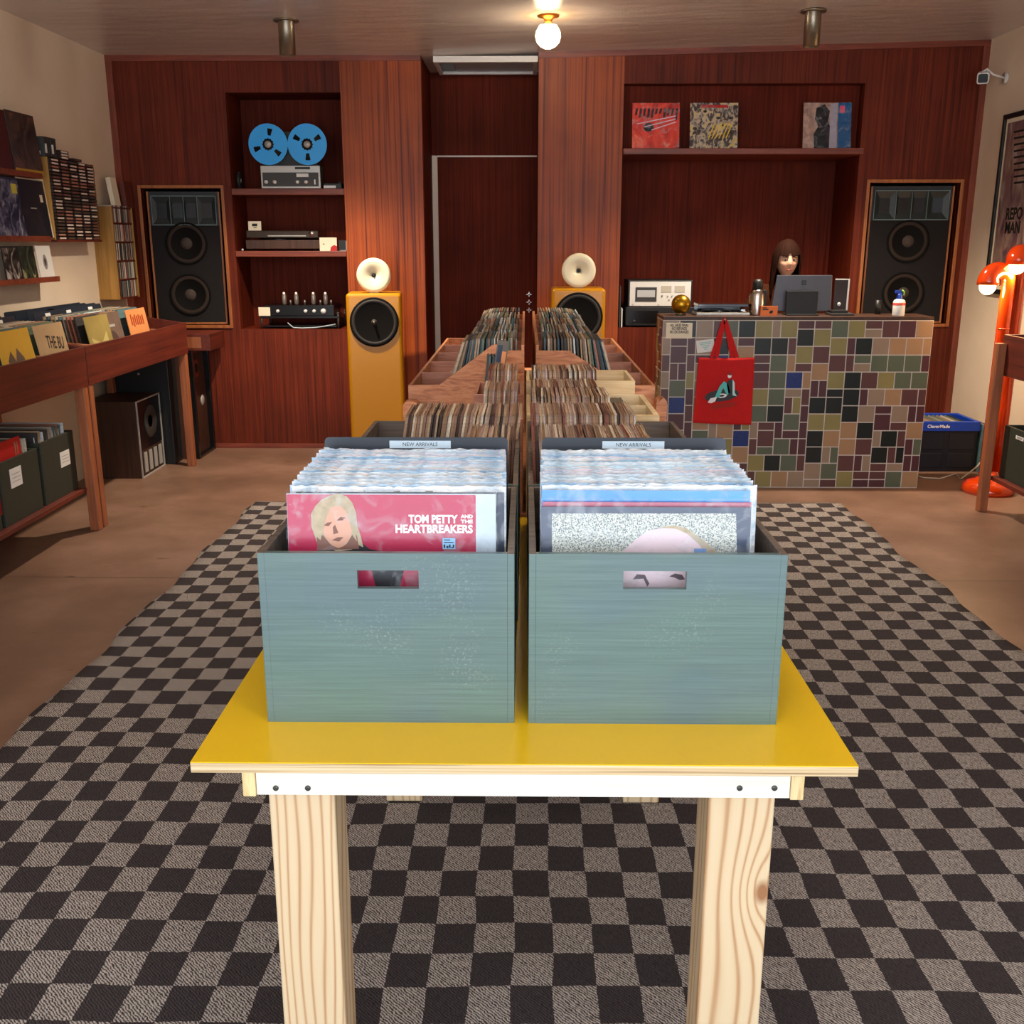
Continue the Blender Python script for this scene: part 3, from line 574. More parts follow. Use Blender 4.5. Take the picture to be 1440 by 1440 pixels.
# pine tray with two compartments (right) and smaller boxes behind
t=thing('pine_tray','pale pine two compartment tray of singles behind the right grey crates','tray',(.17,2.78,TT))
px0,px1,py0,py1=.004,.353,2.665,3.05
z1=1.04
# on a second low table
t2=thing('long_table','long plain timber table under the plywood record bins','table',(0,4.3,0))
MB().box(-.5,.52,2.66,5.95,.745,TT).build('tabletop',M_ply,t2,bevel=.002)
for x in (-.46,.42):
    for y in (2.70,5.84): MB().box(x,x+.06,y,y+.06,.013 if y<5.8 else 0,.745).build('leg',M_binleg,t2,bevel=.003)
mb=MB(); mb.box(px0,px1,py0,py0+.016,TT,z1); mb.build('front_board',M_pine,t,bevel=.001)
MB().box(px0,px1,py1-.014,py1,TT,z1).build('back_board',M_pine,t,bevel=.001)
for a in (px0,px1-.014): MB().box(a,a+.014,py0+.016,py1-.014,TT,z1).build('side_board',M_pine,t,bevel=.001)
MB().box(px0+.014,px1-.014,2.853,2.861,TT+.1,z1-.004).build('divider',M_pine,t)
MB().box(px0+.014,px1-.014,py0+.016,py1-.014,TT+.12,TT+.13).build('floor_board',M_pine,t)
row7(.03,.235,2.683,TT+.1305,36,math.radians(-4),'tan single filling the near compartment of the pine tray','singles in the near pine compartment')
S7b=S7
row7(.03,.215,2.865,TT+.1305,32,math.radians(-4),'tan single filling the far compartment of the pine tray','singles in the far pine compartment')
# dark cassettes lying along the tray
M_tape=plain('dark_cassette_shell','#2a211c',.4,var=.3,vscale=80); M_tapel=plain('cassette_paper_label','#b9a790',.6)
def make_tape(name='cassette_tape'):
    t=thing(name,'x','cassette')
    MB().box(-.0085,.0085,0,.109,0,.069).build('case',M_tape,t,bevel=.001); MB().box(-.006,.006,-.0005,0,.004,.065).build('spine_label',M_tapel,t); return [t,0]
tp=make_tape()
for i in range(8): put(tp,(.232+i*.0125-.03,2.895,TT+.1935),(0,math.radians(-12),R.uniform(-.03,.03)),'dark cassette in the far compartment of the pine tray','cassettes in the far pine compartment')
for i in range(6): put(tp,(.252+i*.0125-.02,2.72,TT+.1935),(0,math.radians(-12),R.uniform(-.03,.03)),'dark cassette in the near compartment of the pine tray','cassettes in the near pine compartment')
def pbox(x0,x1,y0,y1,z1,label,mat=M_pine):
    t=thing('wooden_box',label,'box',((x0+x1)/2,(y0+y1)/2,TT)); w=.01
    MB().box(x0,x1,y0,y0+w,TT,z1).build('front_board',mat,t,bevel=.001); MB().box(x0,x1,y1-w,y1,TT,z1).build('back_board',mat,t,bevel=.001)
    for a in (x0,x1-w): MB().box(a,a+w,y0+w,y1-w,TT,z1).build('side_board',mat,t,bevel=.001)
    MB().box(x0+w,x1-w,y0+w,y1-w,TT+.105,TT+.113).build('floor_board',mat,t); return t
pbox(.004,.33,3.07,3.34,1.077,'pale wooden box of singles directly behind the pine tray')
row7(.03,.225,3.11,TT+.145,32,math.radians(-3),'single in the pale wooden box directly behind the pine tray','singles in the box behind the pine tray')
pbox(-.150,-.006,2.665,2.93,1.03,'narrow wooden box of singles between grey crate and left plywood bin',M_ply2)
row7(-.118,-.030,2.70,TT+.145,15,math.radians(3),'single in the narrow wooden box behind the left grey crates','singles in the narrow box behind the left crates')
pbox(-.150,-.006,2.97,3.24,1.05,'small wooden box of singles tight against the left plywood bin',M_ply2)
row7(-.118,-.030,3.01,TT+.16,14,math.radians(3),'single in the small wooden box next to the left plywood bin','singles in the box against the left bin')
# ================================================================= PLYWOOD BINS
def bin_(sgn,label):
    # profile in x (mirrored by sgn) : low outer edge, high inner edge ; cells along y
    xi,xo=(.012,-.441) if sgn<0 else (.040,.492)
    if sgn<0: xi=-.003
    t=thing('record_bin',label,'record bin',((xi+xo)/2,4.85,TT),'long plywood record bins')
    y0,y1=3.875,5.83; zl,zh=.955,1.085; zb=TT
    s=1 if xi>xo else -1
    prof=[(xo,zb),(xi,zb),(xi,zh),(xi-s*.125 if sgn<0 else xi-s*.125,zh),(xo+s*.125,zl),(xo,zl)]
    if s<0: prof=prof[::-1]
    ys=[y0+i*(y1-y0)/5 for i in range(6)]
    def P_(prof,a,b_,name,mat):
        MB().prism(prof,'xz',a,b_).build(name,mat,t,bevel=.0015)
    P_(prof,ys[0]-.006,ys[0]+.006,'end_panel',M_ply)
    for y in ys[1:-1]: P_(prof,y-.005,y+.005,'divider',M_ply2)
    P_(prof,ys[-1]-.006,ys[-1]+.006,'end_panel',M_ply)
    MB().box(xo,xo+s*.012,ys[0]+.006,ys[-1]-.006,zb,zl).build('low_side_board',M_ply,t,bevel=.001)
    MB().box(xi-s*.012,xi,ys[0]+.006,ys[-1]-.006,zb,zh+.02).build('tall_side_board',M_ply,t,bevel=.001)
    MB().box(min(xo,xi)+.013,max(xo,xi)-.013,ys[0]+.006,ys[-1]-.006,zb,zb+.035).build('floor_board',M_ply2,t)
    return xo,xi,ys,s
bl=bin_(-1,'left plywood record bin with five cells stepping away behind the crates'); br=bin_(1,'right plywood record bin with five cells, nearest the tiled counter')
# peaked ply divider standing in the left bin's end
t=thing('plywood_divider_board','light plywood board rising to a peak at the near end of left bin','board',(-.25,3.855,TT))
pk=at(697,484,Y=3.86); lo=at(618,541,Y=3.86)
MB().prism([(-.441,TT),(pk.x+.012,TT),(pk.x+.012,pk.z),(pk.x-.012,pk.z-.002),(lo.x,lo.z),(-.441,lo.z)],'xz',3.850,3.862).build('board',M_ply,t,bevel=.0015)
# rounded end brackets
for (a,b_,zz,lab) in ((at(567,563,Y=3.8),at(590,592,Y=3.8),0,'rounded wooden end bracket beside the left plywood bin'),(at(922,558,Y=3.8),at(936,590,Y=3.8),0,'rounded wooden end bracket beside the right plywood bin')):
    x0,x1=min(a.x,b_.x),max(a.x,b_.x)
    o=MB().prism(rrect(x0,x1,TT,a.z,.022,5,(0,0,1,1)),'xz',3.775,3.835).build('end_bracket',M_ply,None,bevel=.002); tag(o,lab,'bracket')
# LPs in the bins
lc=['#a58a6c','#b89a78','#7c6450','#55757a','#3c5560','#c4b298','#8a7668','#a4988a','#3a3634','#d2c8b6','#a86e58','#6f7d66','#d2d6d6','#927a60']
M_lp=[wood('lp_sleeve_%s'%n,[(.3,tuple(x*.65 for x in lin(c)[:3])),(.7,c)],axis='y',fine=120,along=9,rough=.6,bmp=0) for n,c in zip(['hazel','tan','umber','teal','petrol','buff','mushroom','grey','black','bone','rust','sage','ice','olive'],lc)]
lproto=[]
for k,mt in enumerate(M_lp):
    th=.0062+.0012*(k%3); o=MB().box(-th/2,th/2,0,.314,0,.314).build('vinyl_record',mt,None); tag(o,'x','record'); lproto.append([o,0])
ordn=['nearest','second','middle','fourth','farthest']
nc=[22,22,22,20,20]
for (xo,xi,ys,s),side in ((bl,'left'),(br,'right')):
    for c in range(5):
        y=ys[c]+.03; lab='record leaning in the %s cell of the %s plywood bin'%(ordn[c],side); grp='records in the %s cell of the %s plywood bin'%(ordn[c],side)
        n=nc[c]
        a=xi-s*.03; b_=xi-s*(.325+(.02 if c==0 else 0)); 
        for i in range(n):
            f=(i+.5)/n; x=a+(b_-a)*f; lean=s*math.radians(1+f*f*(24 if side=='left' else 20))
            # foot moves outwards, top leans towards the tall side
            put(lproto[R.randrange(len(lproto))],(x,y+R.uniform(-.008,.008),TT+.037+R.uniform(0,.003)),(0,lean*.8+R.uniform(-.01,.01),R.uniform(-.01,.01)),lab,grp)
# three records leaning against the left bin end
for i,(c,lab) in enumerate(((3,'teal edged record leaning on the left bin end, leftmost of the small group'),(4,'dark petrol record leaning on left bin end in the middle of its small group'),(8,'black record with printed cover leaning on the left bin end'))):
    put(lproto[c],(-.150+i*.012,3.48,TT+.015),(math.radians(-4),math.radians(6),math.radians(3)),lab)
t=thing('printed_record','record with blue and orange printed spine standing highest beside the left bin','record',(-.125,3.45,TT))
MB().box(-.146,-.108,3.44,3.455,TT+.03,1.165).build('sleeve',plain('grey_brown_board','#6a6058',.6),t)
MB().box(-.142,-.126,3.438,3.44,1.06,1.15).build('printed_strip',M_navy,t); MB().box(-.126,-.112,3.438,3.44,1.07,1.13).build('printed_patch',plain('orange_print','#d98a4a',.5),t)
t.rotation_euler=(0,math.radians(8),0)
# ================================================================= BACK WALL FURNITURE
def shelfpx(name,x0,x1,yt,yb_,yback,label,Yf):
    zt=at(400,yt,Y=Yf).z; zb=at(400,yb_,Y=Yf).z
    o=MB().box(x0,x1,Yf,yback,zb,zt).build(name,M_trim,None,bevel=.003); tag(o,label,'shelf'); return zt
zs1=shelfpx('wall_shelf',NL[0]+.001,NL[1]-.001,265,274,7.83,'mahogany shelf in the left niche under the blue tape reels',YB-.01)
zs2=shelfpx('wall_shelf',NL[0]+.001,NL[1]-.001,353,361,7.83,'mahogany shelf in the left niche under the turntable',YB-.01)
o=MB().box(NR[0]+.001,NR[1]-.001,7.36,7.999,2.054,2.094).build('wall_shelf',M_trim,None,bevel=.003); tag(o,'long mahogany shelf in the right niche carrying three sleeved records','shelf')
# --- tape deck
Yd=7.42
t=thing('tape_deck','silver faced reel to reel tape deck with two big blue reels','tape deck',(-1.61,Yd,zs1))
a=at(366,233,Y=Yd); b_=at(451,263,Y=Yd); x0,x1=a.x,b_.x; zt=a.z
MB().box(x0,x1,Yd+.005,Yd+.14,zs1,zt).build('body',M_dgrey,t,bevel=.004)
MB().box(x0,x1,Yd,Yd+.005,zs1,zt).build('fascia',M_silver,t,bevel=.002)
zm=zs1+(zt-zs1)*.70
MB().box(x0+.012,x1-.012,Yd-.003,Yd,zs1+.012,zm).build('dark_panel',M_dgrey,t)
MB().box(x0+.02,x1-.02,Yd+.02,Yd+.12,zt,at(400,185,Y=Yd).z).build('reel_plate',M_black,t)
for px,py,r_ in ((375,256,.012),(387,256,.012),(419,256,.011),(431,256,.011)):
    p=at(px,py,Y=Yd); MB().cyl((p.x,Yd-.022,p.z),r_,.02,'y',16).build('knob',M_whitep,t)
p=at(443,256,Y=Yd); MB().box(p.x-.004,p.x+.004,Yd-.01,Yd,p.z-.016,p.z+.016).build('switch',M_whitep,t)
a=at(417,244,Y=Yd); b_=at(434,249,Y=Yd); MB().box(a.x,b_.x,Yd-.006,Yd,b_.z,a.z).build('meter',M_whitep,t)
a=at(415,235,Y=Yd); b_=at(436,238,Y=Yd); MB().box(a.x,b_.x,Yd-.008,Yd,b_.z,a.z).build('tape_head_cover',M_black,t)
def reel(px,py,rot):
    c=at(px,py,Y=Yd-.02); Rr=.1345
    rt=MB()
    # flange built as ring sectors with three open windows
    n=72; wins=[rot+2*PI*k/3 for k in range(3)]
    rings=[.012,.058,.104,Rr]; y0=c.y; 
    for ri in range(3):
        for k in range(n):
            a0=2*PI*k/n; a1=2*PI*(k+1)/n; am=(a0+a1)/2
            if ri==1 and any(abs((am-w+PI)%(2*PI)-PI)<.17 for w in wins): continue
            r0,r1=rings[ri],rings[ri+1]; vs=[]
            for yy in (y0,y0+.002):
                for r_,a_ in ((r0,a0),(r1,a0),(r1,a1),(r0,a1)): vs.append((c.x+r_*math.cos(a_),yy,c.z+r_*math.sin(a_)))
            rt.add(vs,[(0,1,2,3),(7,6,5,4),(1,5,6,2),(0,4,5,1),(3,2,6,7),(0,3,7,4)])
    fl=rt.build('tape_reel',M_blue,t)
    MB().cyl((c.x,c.y+.004,c.z),.1,.008,'y',40).build('wound_tape',M_black,fl)
    mb=MB(); mb.lathe([(.036,0),(.036,.006)],(c.x,c.y-.004,c.z),'y',24); 
    for k in range(12):
        a=2*PI*k/12; mb.cyl((c.x+.036*math.cos(a),c.y-.004,c.z+.036*math.sin(a)),.005,.006,'y',8)
    mb.build('hub_ring',M_black,fl)
    MB().cyl((c.x,c.y-.012,c.z),.022,.012,'y',24).build('hub',M_silver,fl)
reel(377,203,PI/2-.15); reel(432,203,PI/2+PI/3)
# spare reel / small disc left of deck
p=at(337,247,Y=7.6); t=thing('spare_reel','dark tape reel standing on edge left of the tape deck','reel',(p.x,7.6,zs1)); MB().lathe([(.012,-.008),(.06,-.008),(.06,.008),(.012,.008)],(p.x,7.6,zs1+.061),'x',28).build('flange',M_dgrey,t); MB().cyl((p.x-.01,7.6,zs1+.061),.014,.02,'x',14).build('hub',M_silver,t)
# cassette recorder right of deck
a=at(454,254,Y=7.45); b_=at(480,263,Y=7.45); t=thing('cassette_recorder','small black and silver recorder lying right of the tape deck','recorder',((a.x+b_.x)/2,7.5,zs1))
MB().box(a.x,b_.x-.0,7.46,7.58,zs1,zs1+.036).build('body',M_black,t,bevel=.004); MB().box(a.x+.003,b_.x-.04,7.456,7.46,zs1+.004,zs1+.02).build('front_strip',M_silver,t); MB().cyl((b_.x-.02,7.49,zs1+.036),.012,.012,'z',14).build('knob',M_dgrey,t)
# --- turntable
Yt=7.46; a=at(345,335,Y=Yt); b_=at(449,351,Y=Yt)
t=thing('turntable','walnut turntable with a smoked lid on the middle niche shelf','turntable',((a.x+b_.x)/2,7.6,zs2))
MB().box(a.x,b_.x,Yt,Yt+.32,zs2+.014,zs2+.075).build('plinth',M_walnut,t,bevel=.004)
for x in (a.x+.04,b_.x-.04): MB().cyl((x,Yt+.05,zs2),.014,.014,'z',14).build('foot',M_black,t)
MB().cyl(((a.x+b_.x)/2-.05,Yt+.16,zs2+.075),.14,.012,'z',36).build('platter',M_bgloss,t)
mb=MB(); mb.box(a.x+.005,b_.x-.005,Yt+.005,Yt+.315,zs2+.088,zs2+.140); mb.build('lid',M_glass,t,bevel=.006)
mb=MB(); p=(b_.x-.05,Yt+.02,zs2+.12); mb.cyl((p[0],Yt+.0,p[2]),.02,.012,'y',18); mb.build('tonearm_weight',M_chrome,t)
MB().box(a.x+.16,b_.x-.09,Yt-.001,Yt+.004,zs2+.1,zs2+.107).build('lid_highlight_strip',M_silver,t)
def card(px0,py0,px1,py1,Y,zbase,label,mat,marks=None,th=.004,name='small_card',cat='card',lean=0):
    a=at(px0,py0,Y=Y); b2=at(px1,py1,Y=Y); h=a.z-b2.z; zb=zbase if zbase is not None else b2.z
    t=thing(name,label,cat,((a.x+b2.x)/2,Y,zb)); MB().box(a.x,b2.x,Y,Y+th,zb,zb+h).build('board',mat,t,bevel=.0008)
    if marks: marks(t,a.x,b2.x,Y,zb,zb+h)
    if lean: t.rotation_euler=(-lean,0,0)
    return t
M_cream=plain('cream_card','#e8ddc2',.6)
def mk1(t,x0,x1,y,z0,z1): 
    MB().box(x0+(x1-x0)*.3,x0+(x1-x0)*.7,y-.001,y,z0+(z1-z0)*.45,z0+(z1-z0)*.75).box(x0+(x1-x0)*.4,x0+(x1-x0)*.65,y-.001,y,z0+(z1-z0)*.28,z0+(z1-z0)*.36).build('printed_marks',M_ink,t)
card(348,303,367,316,Yt+.06,zs2+.1405,'cream card with small dark print standing on the turntable lid',M_cream,mk1,lean=.06)
def mk2(t,x0,x1,y,z0,z1):
    MB().prism([(x0+(x1-x0)*.6,z0),(x1,z0),(x1,z0+(z1-z0)*.35),(x0+(x1-x0)*.85,z0+(z1-z0)*.45),(x0+(x1-x0)*.65,z0+(z1-z0)*.3)],'xz',y-.001,y).build('red_print',M_redc,t)
    MB().box(x0+(x1-x0)*.18,x0+(x1-x0)*.3,y-.001,y,z0+(z1-z0)*.5,z0+(z1-z0)*.53).box(x0+(x1-x0)*.23,x0+(x1-x0)*.25,y-.001,y,z0+(z1-z0)*.45,z0+(z1-z0)*.58).build('printed_cross',M_ink,t)
card(449,334,474,353,YB+.02,zs2,'pale card with red corner print at right of the turntable',M_cream,mk2,th=.012,name='record_sleeve_card')
card(476,337,488,352,YB+.04,zs2,'small dark framed card right of the red printed card',M_black,lambda t,x0,x1,y,z0,z1: MB().box(x1-.006,x1-.002,y-.001,y,z0+.004,z1-.004).box(x0+.01,x1-.008,y-.001,y,z0+.002,z0+.005).build('pale_edge',M_silver,t),th=.01)
o=MB().ball((at(341,352,Y=YB+.02).x,YB+.025,zs2+.008),.008).build('white_pebble',M_whitep); tag(o,'tiny white round piece at the left end of the turntable shelf','pebble')
# --- tube amplifier on rack
zn=NL[2]
t=thing('amplifier_rack','low black metal rack with clear legs holding the valve amplifier','rack',(-1.62,7.6,zn))
xr0,xr1=at(366,450,Y=7.48).x,at(476,450,Y=7.48).x
MB().box(xr0,xr1,7.49,7.80,zn+.075,zn+.092).build('shelf_board',M_bgloss,t,bevel=.002)
MB().box(xr0+.02,xr1-.02,7.5,7.79,zn+.012,zn+.024).build('lower_board',M_bgloss,t)
for x in (xr0+.005,xr1-.005):
    for y in (7.5,7.78): 
        mb=MB(); mb.cyl((x,y,zn),.008,.105,'z',12); mb.ball((x,y,zn+.11),.010); mb.build('leg',M_dgrey,t)
za=zn+.0925
t=thing('valve_amplifier','black valve amplifier with four glowing tipped tubes and silver knobs','amplifier',(-1.58,7.6,za))
xa0,xa1=at(372,440,Y=7.5).x,at(470,440,Y=7.5).x
MB().box(xa0,xa1,7.5,7.76,za,za+.075).build('chassis',M_bgloss,t,bevel=.003)
M_tube=plain('silvered_valve_glass','#8a8078',.12,metal=.5,coat=.5)
for px in (400,417,441,458):
    p=at(px,424,Y=7.56); mb=MB(); mb.lathe([(.012,0),(.016,.01),(.017,.06),(.013,.075),(.006,.084),(.001,.086)],(p.x,7.56,za+.075),'z',16); tb=mb.build('valve',M_tube,t)
    MB().ball((p.x,7.556,za+.157),.008).build('valve_tip',plain('bright_valve_tip','#f2e6d8',.2,emit='#ffd8b0',es=.6),tb)
for px in (408,428,450,465): 
    p=at(px,428,Y=7.62); MB().cyl((p.x,7.64,za+.075),.008,.03,'z',12).build('small_valve',M_tube,t)
for px,r_ in ((391,.011),(430,.012),(442,.012),(455,.018)):
    p=at(px,434,Y=7.5); MB().cyl((p.x,7.48,za+.034),r_,.02,'y',18).build('knob',M_whitep,t)
card(363,429,380,441,7.485,zn+.093,'cream square card leaning at the left end of the amplifier rack',M_cream)
o=MB().tube([(xr0+.2,7.47,zn+.045),(xr0+.24,7.462,zn+.012),(xr0+.3,7.46,zn+.008),(xr0+.4,7.46,zn+.012),(xr0+.46,7.462,zn+.02),(xr1-.02,7.47,zn+.035)],.004).build('pale_cable',plain('pale_blue_cable','#a9b4ba',.4)); tag(o,'pale looped cable lying under the amplifier rack','cable')
# --- wall speakers
def wall_speaker(h,label,rot):
    cx=(h[0]+h[1])/2; t=thing('wall_speaker',label,'speaker',(0,0,0),'large wall speakers set into the panelling')
    w=(h[1]-h[0])-.055; hh=h[3]-h[2]-.02; z0=.004
    MB().box(-w/2,w/2,.02,.38,z0,hh).build('cabinet',M_black,t)
    fr=.012; MB().box(-w/2,-w/2+fr,0,.02,z0,hh).box(w/2-fr,w/2,0,.02,z0,hh).box(-w/2+fr,w/2-fr,0,.02,z0,z0+fr).build('wood_edging',M_orangewood,t,bevel=.001)
    # baffle
    MB().box(-w/2+fr,w/2-fr,.006,.0195,z0+fr,hh-.23).build('baffle',plain('charcoal_baffle','#221f1f',.85,spec=.15),t)
    # multicell horn
    hz0,hz1=hh-.225,hh-.03; hw=w/2-.03
    hn=MB().box(-hw,hw,.014,.0195,hz0,hz1).build('horn_back',M_bgloss,t)
    mb=MB(); xs=[-hw,-hw*.42,0,hw*.42,hw]
    for i,x in enumerate(xs): mb.box(x-.002,x+.002,-.002,.014,hz0,hz1)
    mb.box(-hw,hw,-.002,.012,hz0-.003,hz0+.003); mb.box(-hw,hw,-.002,.012,hz1-.003,hz1+.003); mb.build('horn_cell_walls',M_cellwall,t)
    mb=MB()
    for i in range(4):
        xa,xb=xs[i]+.003,xs[i+1]-.003; xm=(xa+xb)/2; zm=(hz0+hz1)/2
        mb.add([(xa,.0,hz0),(xb,.0,hz0),(xb,.0,hz1),(xa,.0,hz1),(xm-.035,.0139,zm-.05),(xm+.035,.0139,zm-.05),(xm+.035,.0139,zm+.05),(xm-.035,.0139,zm+.05)],[(0,1,5,4),(1,2,6,5),(2,3,7,6),(3,0,4,7)])
    mb.build('horn_flares',M_tealglass,t)
    for z in (1.468-.90,1.112-.90):
        zc=z; wf=MB().lathe([(.146,.0055),(.146,-.004),(.136,-.006),(.132,.0)],(0,0,zc),'y',40).build('woofer_rim',M_rubber,t)
        MB().lathe([(.132,-.001),(.118,-.006),(.110,.0),(.045,.0055)],(0,0,zc),'y',40,cap=False).build('cone',M_cone2,wf)
        MB().lathe([(.0001,-.018),(.02,-.016),(.036,-.006),(.045,.0055)],(0,0,zc),'y',28,cap=False).build('dust_cap',plain('dusty_cap','#463c36',.7,spec=.2),wf)
    t.location=(cx,YB+.03,h[2]); t.rotation_euler=(0,0,rot)
wall_speaker(SL,'tall dark horn speaker set into the left wall panelling',.06); wall_speaker(SR,'tall dark horn speaker set into the wall behind the tiled counter',-.06)
# --- yellow floor speakers
def yspeaker(cx,label,hl,rot,yf=6.80,zt=1.155,w=.36):
    t=thing('floor_speaker',label,'speaker',(0,0,0),'mustard yellow floor speakers'); d=.36
    body=MB().box(-w/2,w/2,0,d,0,zt); o=body.build('cabinet',M_yspk,t,bevel=.022,seg=5)
    zc=zt-.185
    s_=MB().lathe([(.160,.003),(.160,-.008),(.153,-.013),(.146,-.010)],(0,0,zc),'y',48).build('woofer_rim',M_rubber,t)
    MB().lathe([(.149,-.006),(.142,-.015),(.132,-.013),(.122,-.004),(.04,.0)],(0,-.001,zc),'y',48,cap=False).build('cone',M_cone,s_)
    MB().lathe([(.0001,-.03),(.008,-.026),(.014,-.012),(.04,-.002)],(0,0,zc),'y',24,cap=False).build('phase_plug',M_cone,s_)
    MB().ball((0,-.032,zc),.009).build('plug_tip',M_brass,s_)
    # hidden fill behind cone
    MB().cyl((0,-.004,zc),.14,.006,'y',40).build('driver_back',M_black,s_)
    t.location=(cx,yf,0); t.rotation_euler=(0,0,rot)
    h=thing('horn_tweeter',hl,'horn',(0,0,0),'ivory horns on the yellow speakers')
    rr=.112; prof=[(.012,.035),(.018,.022),(.035,.010),(.062,.0),(.088,-.006),(.103,-.003),(.111,.008),(.112,.022),(.108,.036),(.094,.05),(.06,.062),(.03,.085),(.028,.12),(.0001,.122)]
    MB().lathe(prof,(0,0,rr),'y',48,cap=False).build('horn_flare',M_horn,h)
    MB().lathe([(.0001,.03),(.014,.03)],(0,0,rr),'y',16,cap=False).cyl((0,.012,rr),.007,.016,'y',14).build('throat',M_black,h)
    MB().box(-.03,.03,.01,.10,0,.016).build('foot',M_horn,h,bevel=.003)
    h.location=(cx+.0,yf+.04,zt); h.rotation_euler=(0,0,rot)
yspeaker(-.99,'mustard yellow floor speaker in front of the left striped wall pillar','round ivory horn on the left mustard speaker',.10)
yspeaker(.35,'mustard yellow floor speaker behind the right plywood bin','round ivory horn on the right mustard speaker',-.0,yf=6.85,zt=1.185,w=.352)
# --- records on the right niche shelf
M_p1=mott('vermilion_print',['#a81c10','#d8301a','#e8452a','#f08a6c'],7); M_p2=mott('mottled_yellow_print',['#14100e','#4a3c34','#c8b49c','#d8b830'],26); M_p3=mott('salmon_grey_print',['#7a6660','#b08c7c','#d0b0a0'],12); M_b3=plain('deep_blue_print','#12588e',.25,coat=.5,var=.35,vscale=10)
def srec(px0,px1,label,mat,art):
    a=at(px0,209,Y=7.43).x; b2=at(px1,209,Y=7.43).x; w=b2-a
    t=thing('vinyl_record',label,'record'); MB().box(-w/2,w/2,-.002,.002,0,.305).build('jacket',mat,t); art(t,w,-.002)
    mb=MB(); mb.grid(lambda u,v:Vector((-w/2-.003+(w+.006)*u,-.0035-.0012*math.sin(u*19+v*13)-.001*math.sin(v*31-u*7),.308*v)),16,16); mb.build('plastic_sleeve',M_plastic,t)
    t.location=((a+b2)/2,7.44,2.0945); t.rotation_euler=(-math.radians(9),0,0)
def a1(t,w,y):
    rr=random.Random(3); mb=MB()
    for k in range(11): x=-w*.45+k*w*.085; h=rr.uniform(.04,.085); mb.prism([(x,.27-h),(x+.016,.27-h+.01),(x+.022,.272),(x+.006,.268)],'xz',y-.0004,y)
    mb.prism(ellipse(-.05,.145,.035,.03,14),'xz',y-.0004,y); mb.build('dark_printed_shapes',M_bk,t)
    mb=MB()
    for k in range(3): mb.prism([(-w*.4+k*.05,.165-k*.02),(w*.42,.215-k*.02),(w*.42,.223-k*.02),(-w*.4+k*.05,.17-k*.02)],'xz',y-.0006,y-.0004)
    mb.build('pale_streaks',plain('pale_lilac_print2','#dcc3d6',.4),t)
def a2(t,w,y):
    rr=random.Random(5); mb=MB()
    for k in range(10): x=rr.uniform(-w*.42,w*.40); z=rr.uniform(.02,.27); s=rr.uniform(.006,.016); mb.prism(ellipse(x,z,s,s*.7,8),'xz',y-.0004,y)
    mb.build('dark_printed_shapes',M_bk,t)
    mb=MB()
    for k in range(6): x=-.04+k*.024; mb.prism([(x,.07),(x+.008,.07),(x+.05,.17),(x+.042,.172)],'xz',y-.0006,y-.0004)
    mb.build('yellow_scribble',plain('bright_yellow_print','#e6c020',.4),t)
    MB().prism([(-w*.3,.272),(w*.3,.272),(w*.28,.292),(-w*.28,.292)],'xz',y-.0006,y-.0004).build('red_heading',M_redc,t)
def a3(t,w,y):
    MB().box(w*.22,w*.5,y-.0004,y,0,.305).build('blue_panel',M_b3,t)
    MB().box(w*.06,w*.2,y-.0004,y,0,.3).build('pale_panel',plain('lilac_grey_print','#a9a4b4',.4),t)
    MB().prism([(-.02-w*.2,.0),(w*.05,0),(w*.06,.15),(w*.02,.19),(w*.05,.25),(-.02,.295),(-.075,.27),(-.085,.2),(-.06,.15),(-.09,.1)],'xz',y-.0008,y-.0004).build('dark_figure_shape',M_bk,t)
    MB().box(w*.26,w*.36,y-.0008,y-.0004,.24,.285).build('pink_label',plain('pink_print','#e8507a',.4),t)
srec(889,955,'red sleeved record, leftmost of the three on the long high shelf',M_p1,a1); srec(970,1037,'yellow and black mottled record, middle of three on the long high shelf',M_p2,a2); srec(1129,1196,'blue and black record, rightmost of three on the long high shelf',M_p3,a3)
# --- hifi stack in right niche
zf=NR[2]
t=thing('receiver','black receiver under the white cassette deck in the right niche','receiver',(.94,7.6,zf))
x0=at(882,445,Y=7.47).x; x1=at(974,445,Y=7.47).x; zr=at(900,432,Y=7.47).z
MB().box(x0-.01,x1+.02,7.47,7.8,zf+.012,zr).build('body',M_black,t,bevel=.003); MB().box(x0+.02,x0+.22,7.466,7.47,zf+.03,zr-.025).build('display',M_bgloss,t); MB().cyl((x0+.05,7.455,zf+.045),.01,.012,'y',14).build('knob',M_dgrey,t)
for x in (x0+.03,x1-.03): MB().cyl((x,7.5,zf),.014,.012,'z',12).build('foot',M_black,t)
x0=at(886,400,Y=7.47).x; x1=at(972,400,Y=7.47).x; zt=at(930,396,Y=7.47).z
t=thing('cassette_deck','white faced cassette deck with black case in the right niche','cassette deck',((x0+x1)/2,7.6,zr))
MB().box(x0-.012,x1+.012,7.476,7.8,zr,zt+.01).build('case',M_black,t,bevel=.003); MB().box(x0,x1,7.47,7.476,zr+.008,zt).build('fascia',M_whitep,t,bevel=.002)
a=at(894,404,Y=7.47); b2=at(923,424,Y=7.47); wdw=MB().box(a.x,b2.x,7.466,7.47,b2.z,a.z).build('cassette_window',M_dgrey,t); MB().box(a.x+.012,b2.x-.012,7.464,7.466,b2.z+.03,a.z-.02).build('cassette',M_silver,wdw)
for px in (930,949): a=at(px,402,Y=7.47); b2=at(px+14,411,Y=7.47); MB().box(a.x,b2.x,7.467,7.47,b2.z,a.z).build('meter',plain('meter_face','#b8b2a2',.5),t)
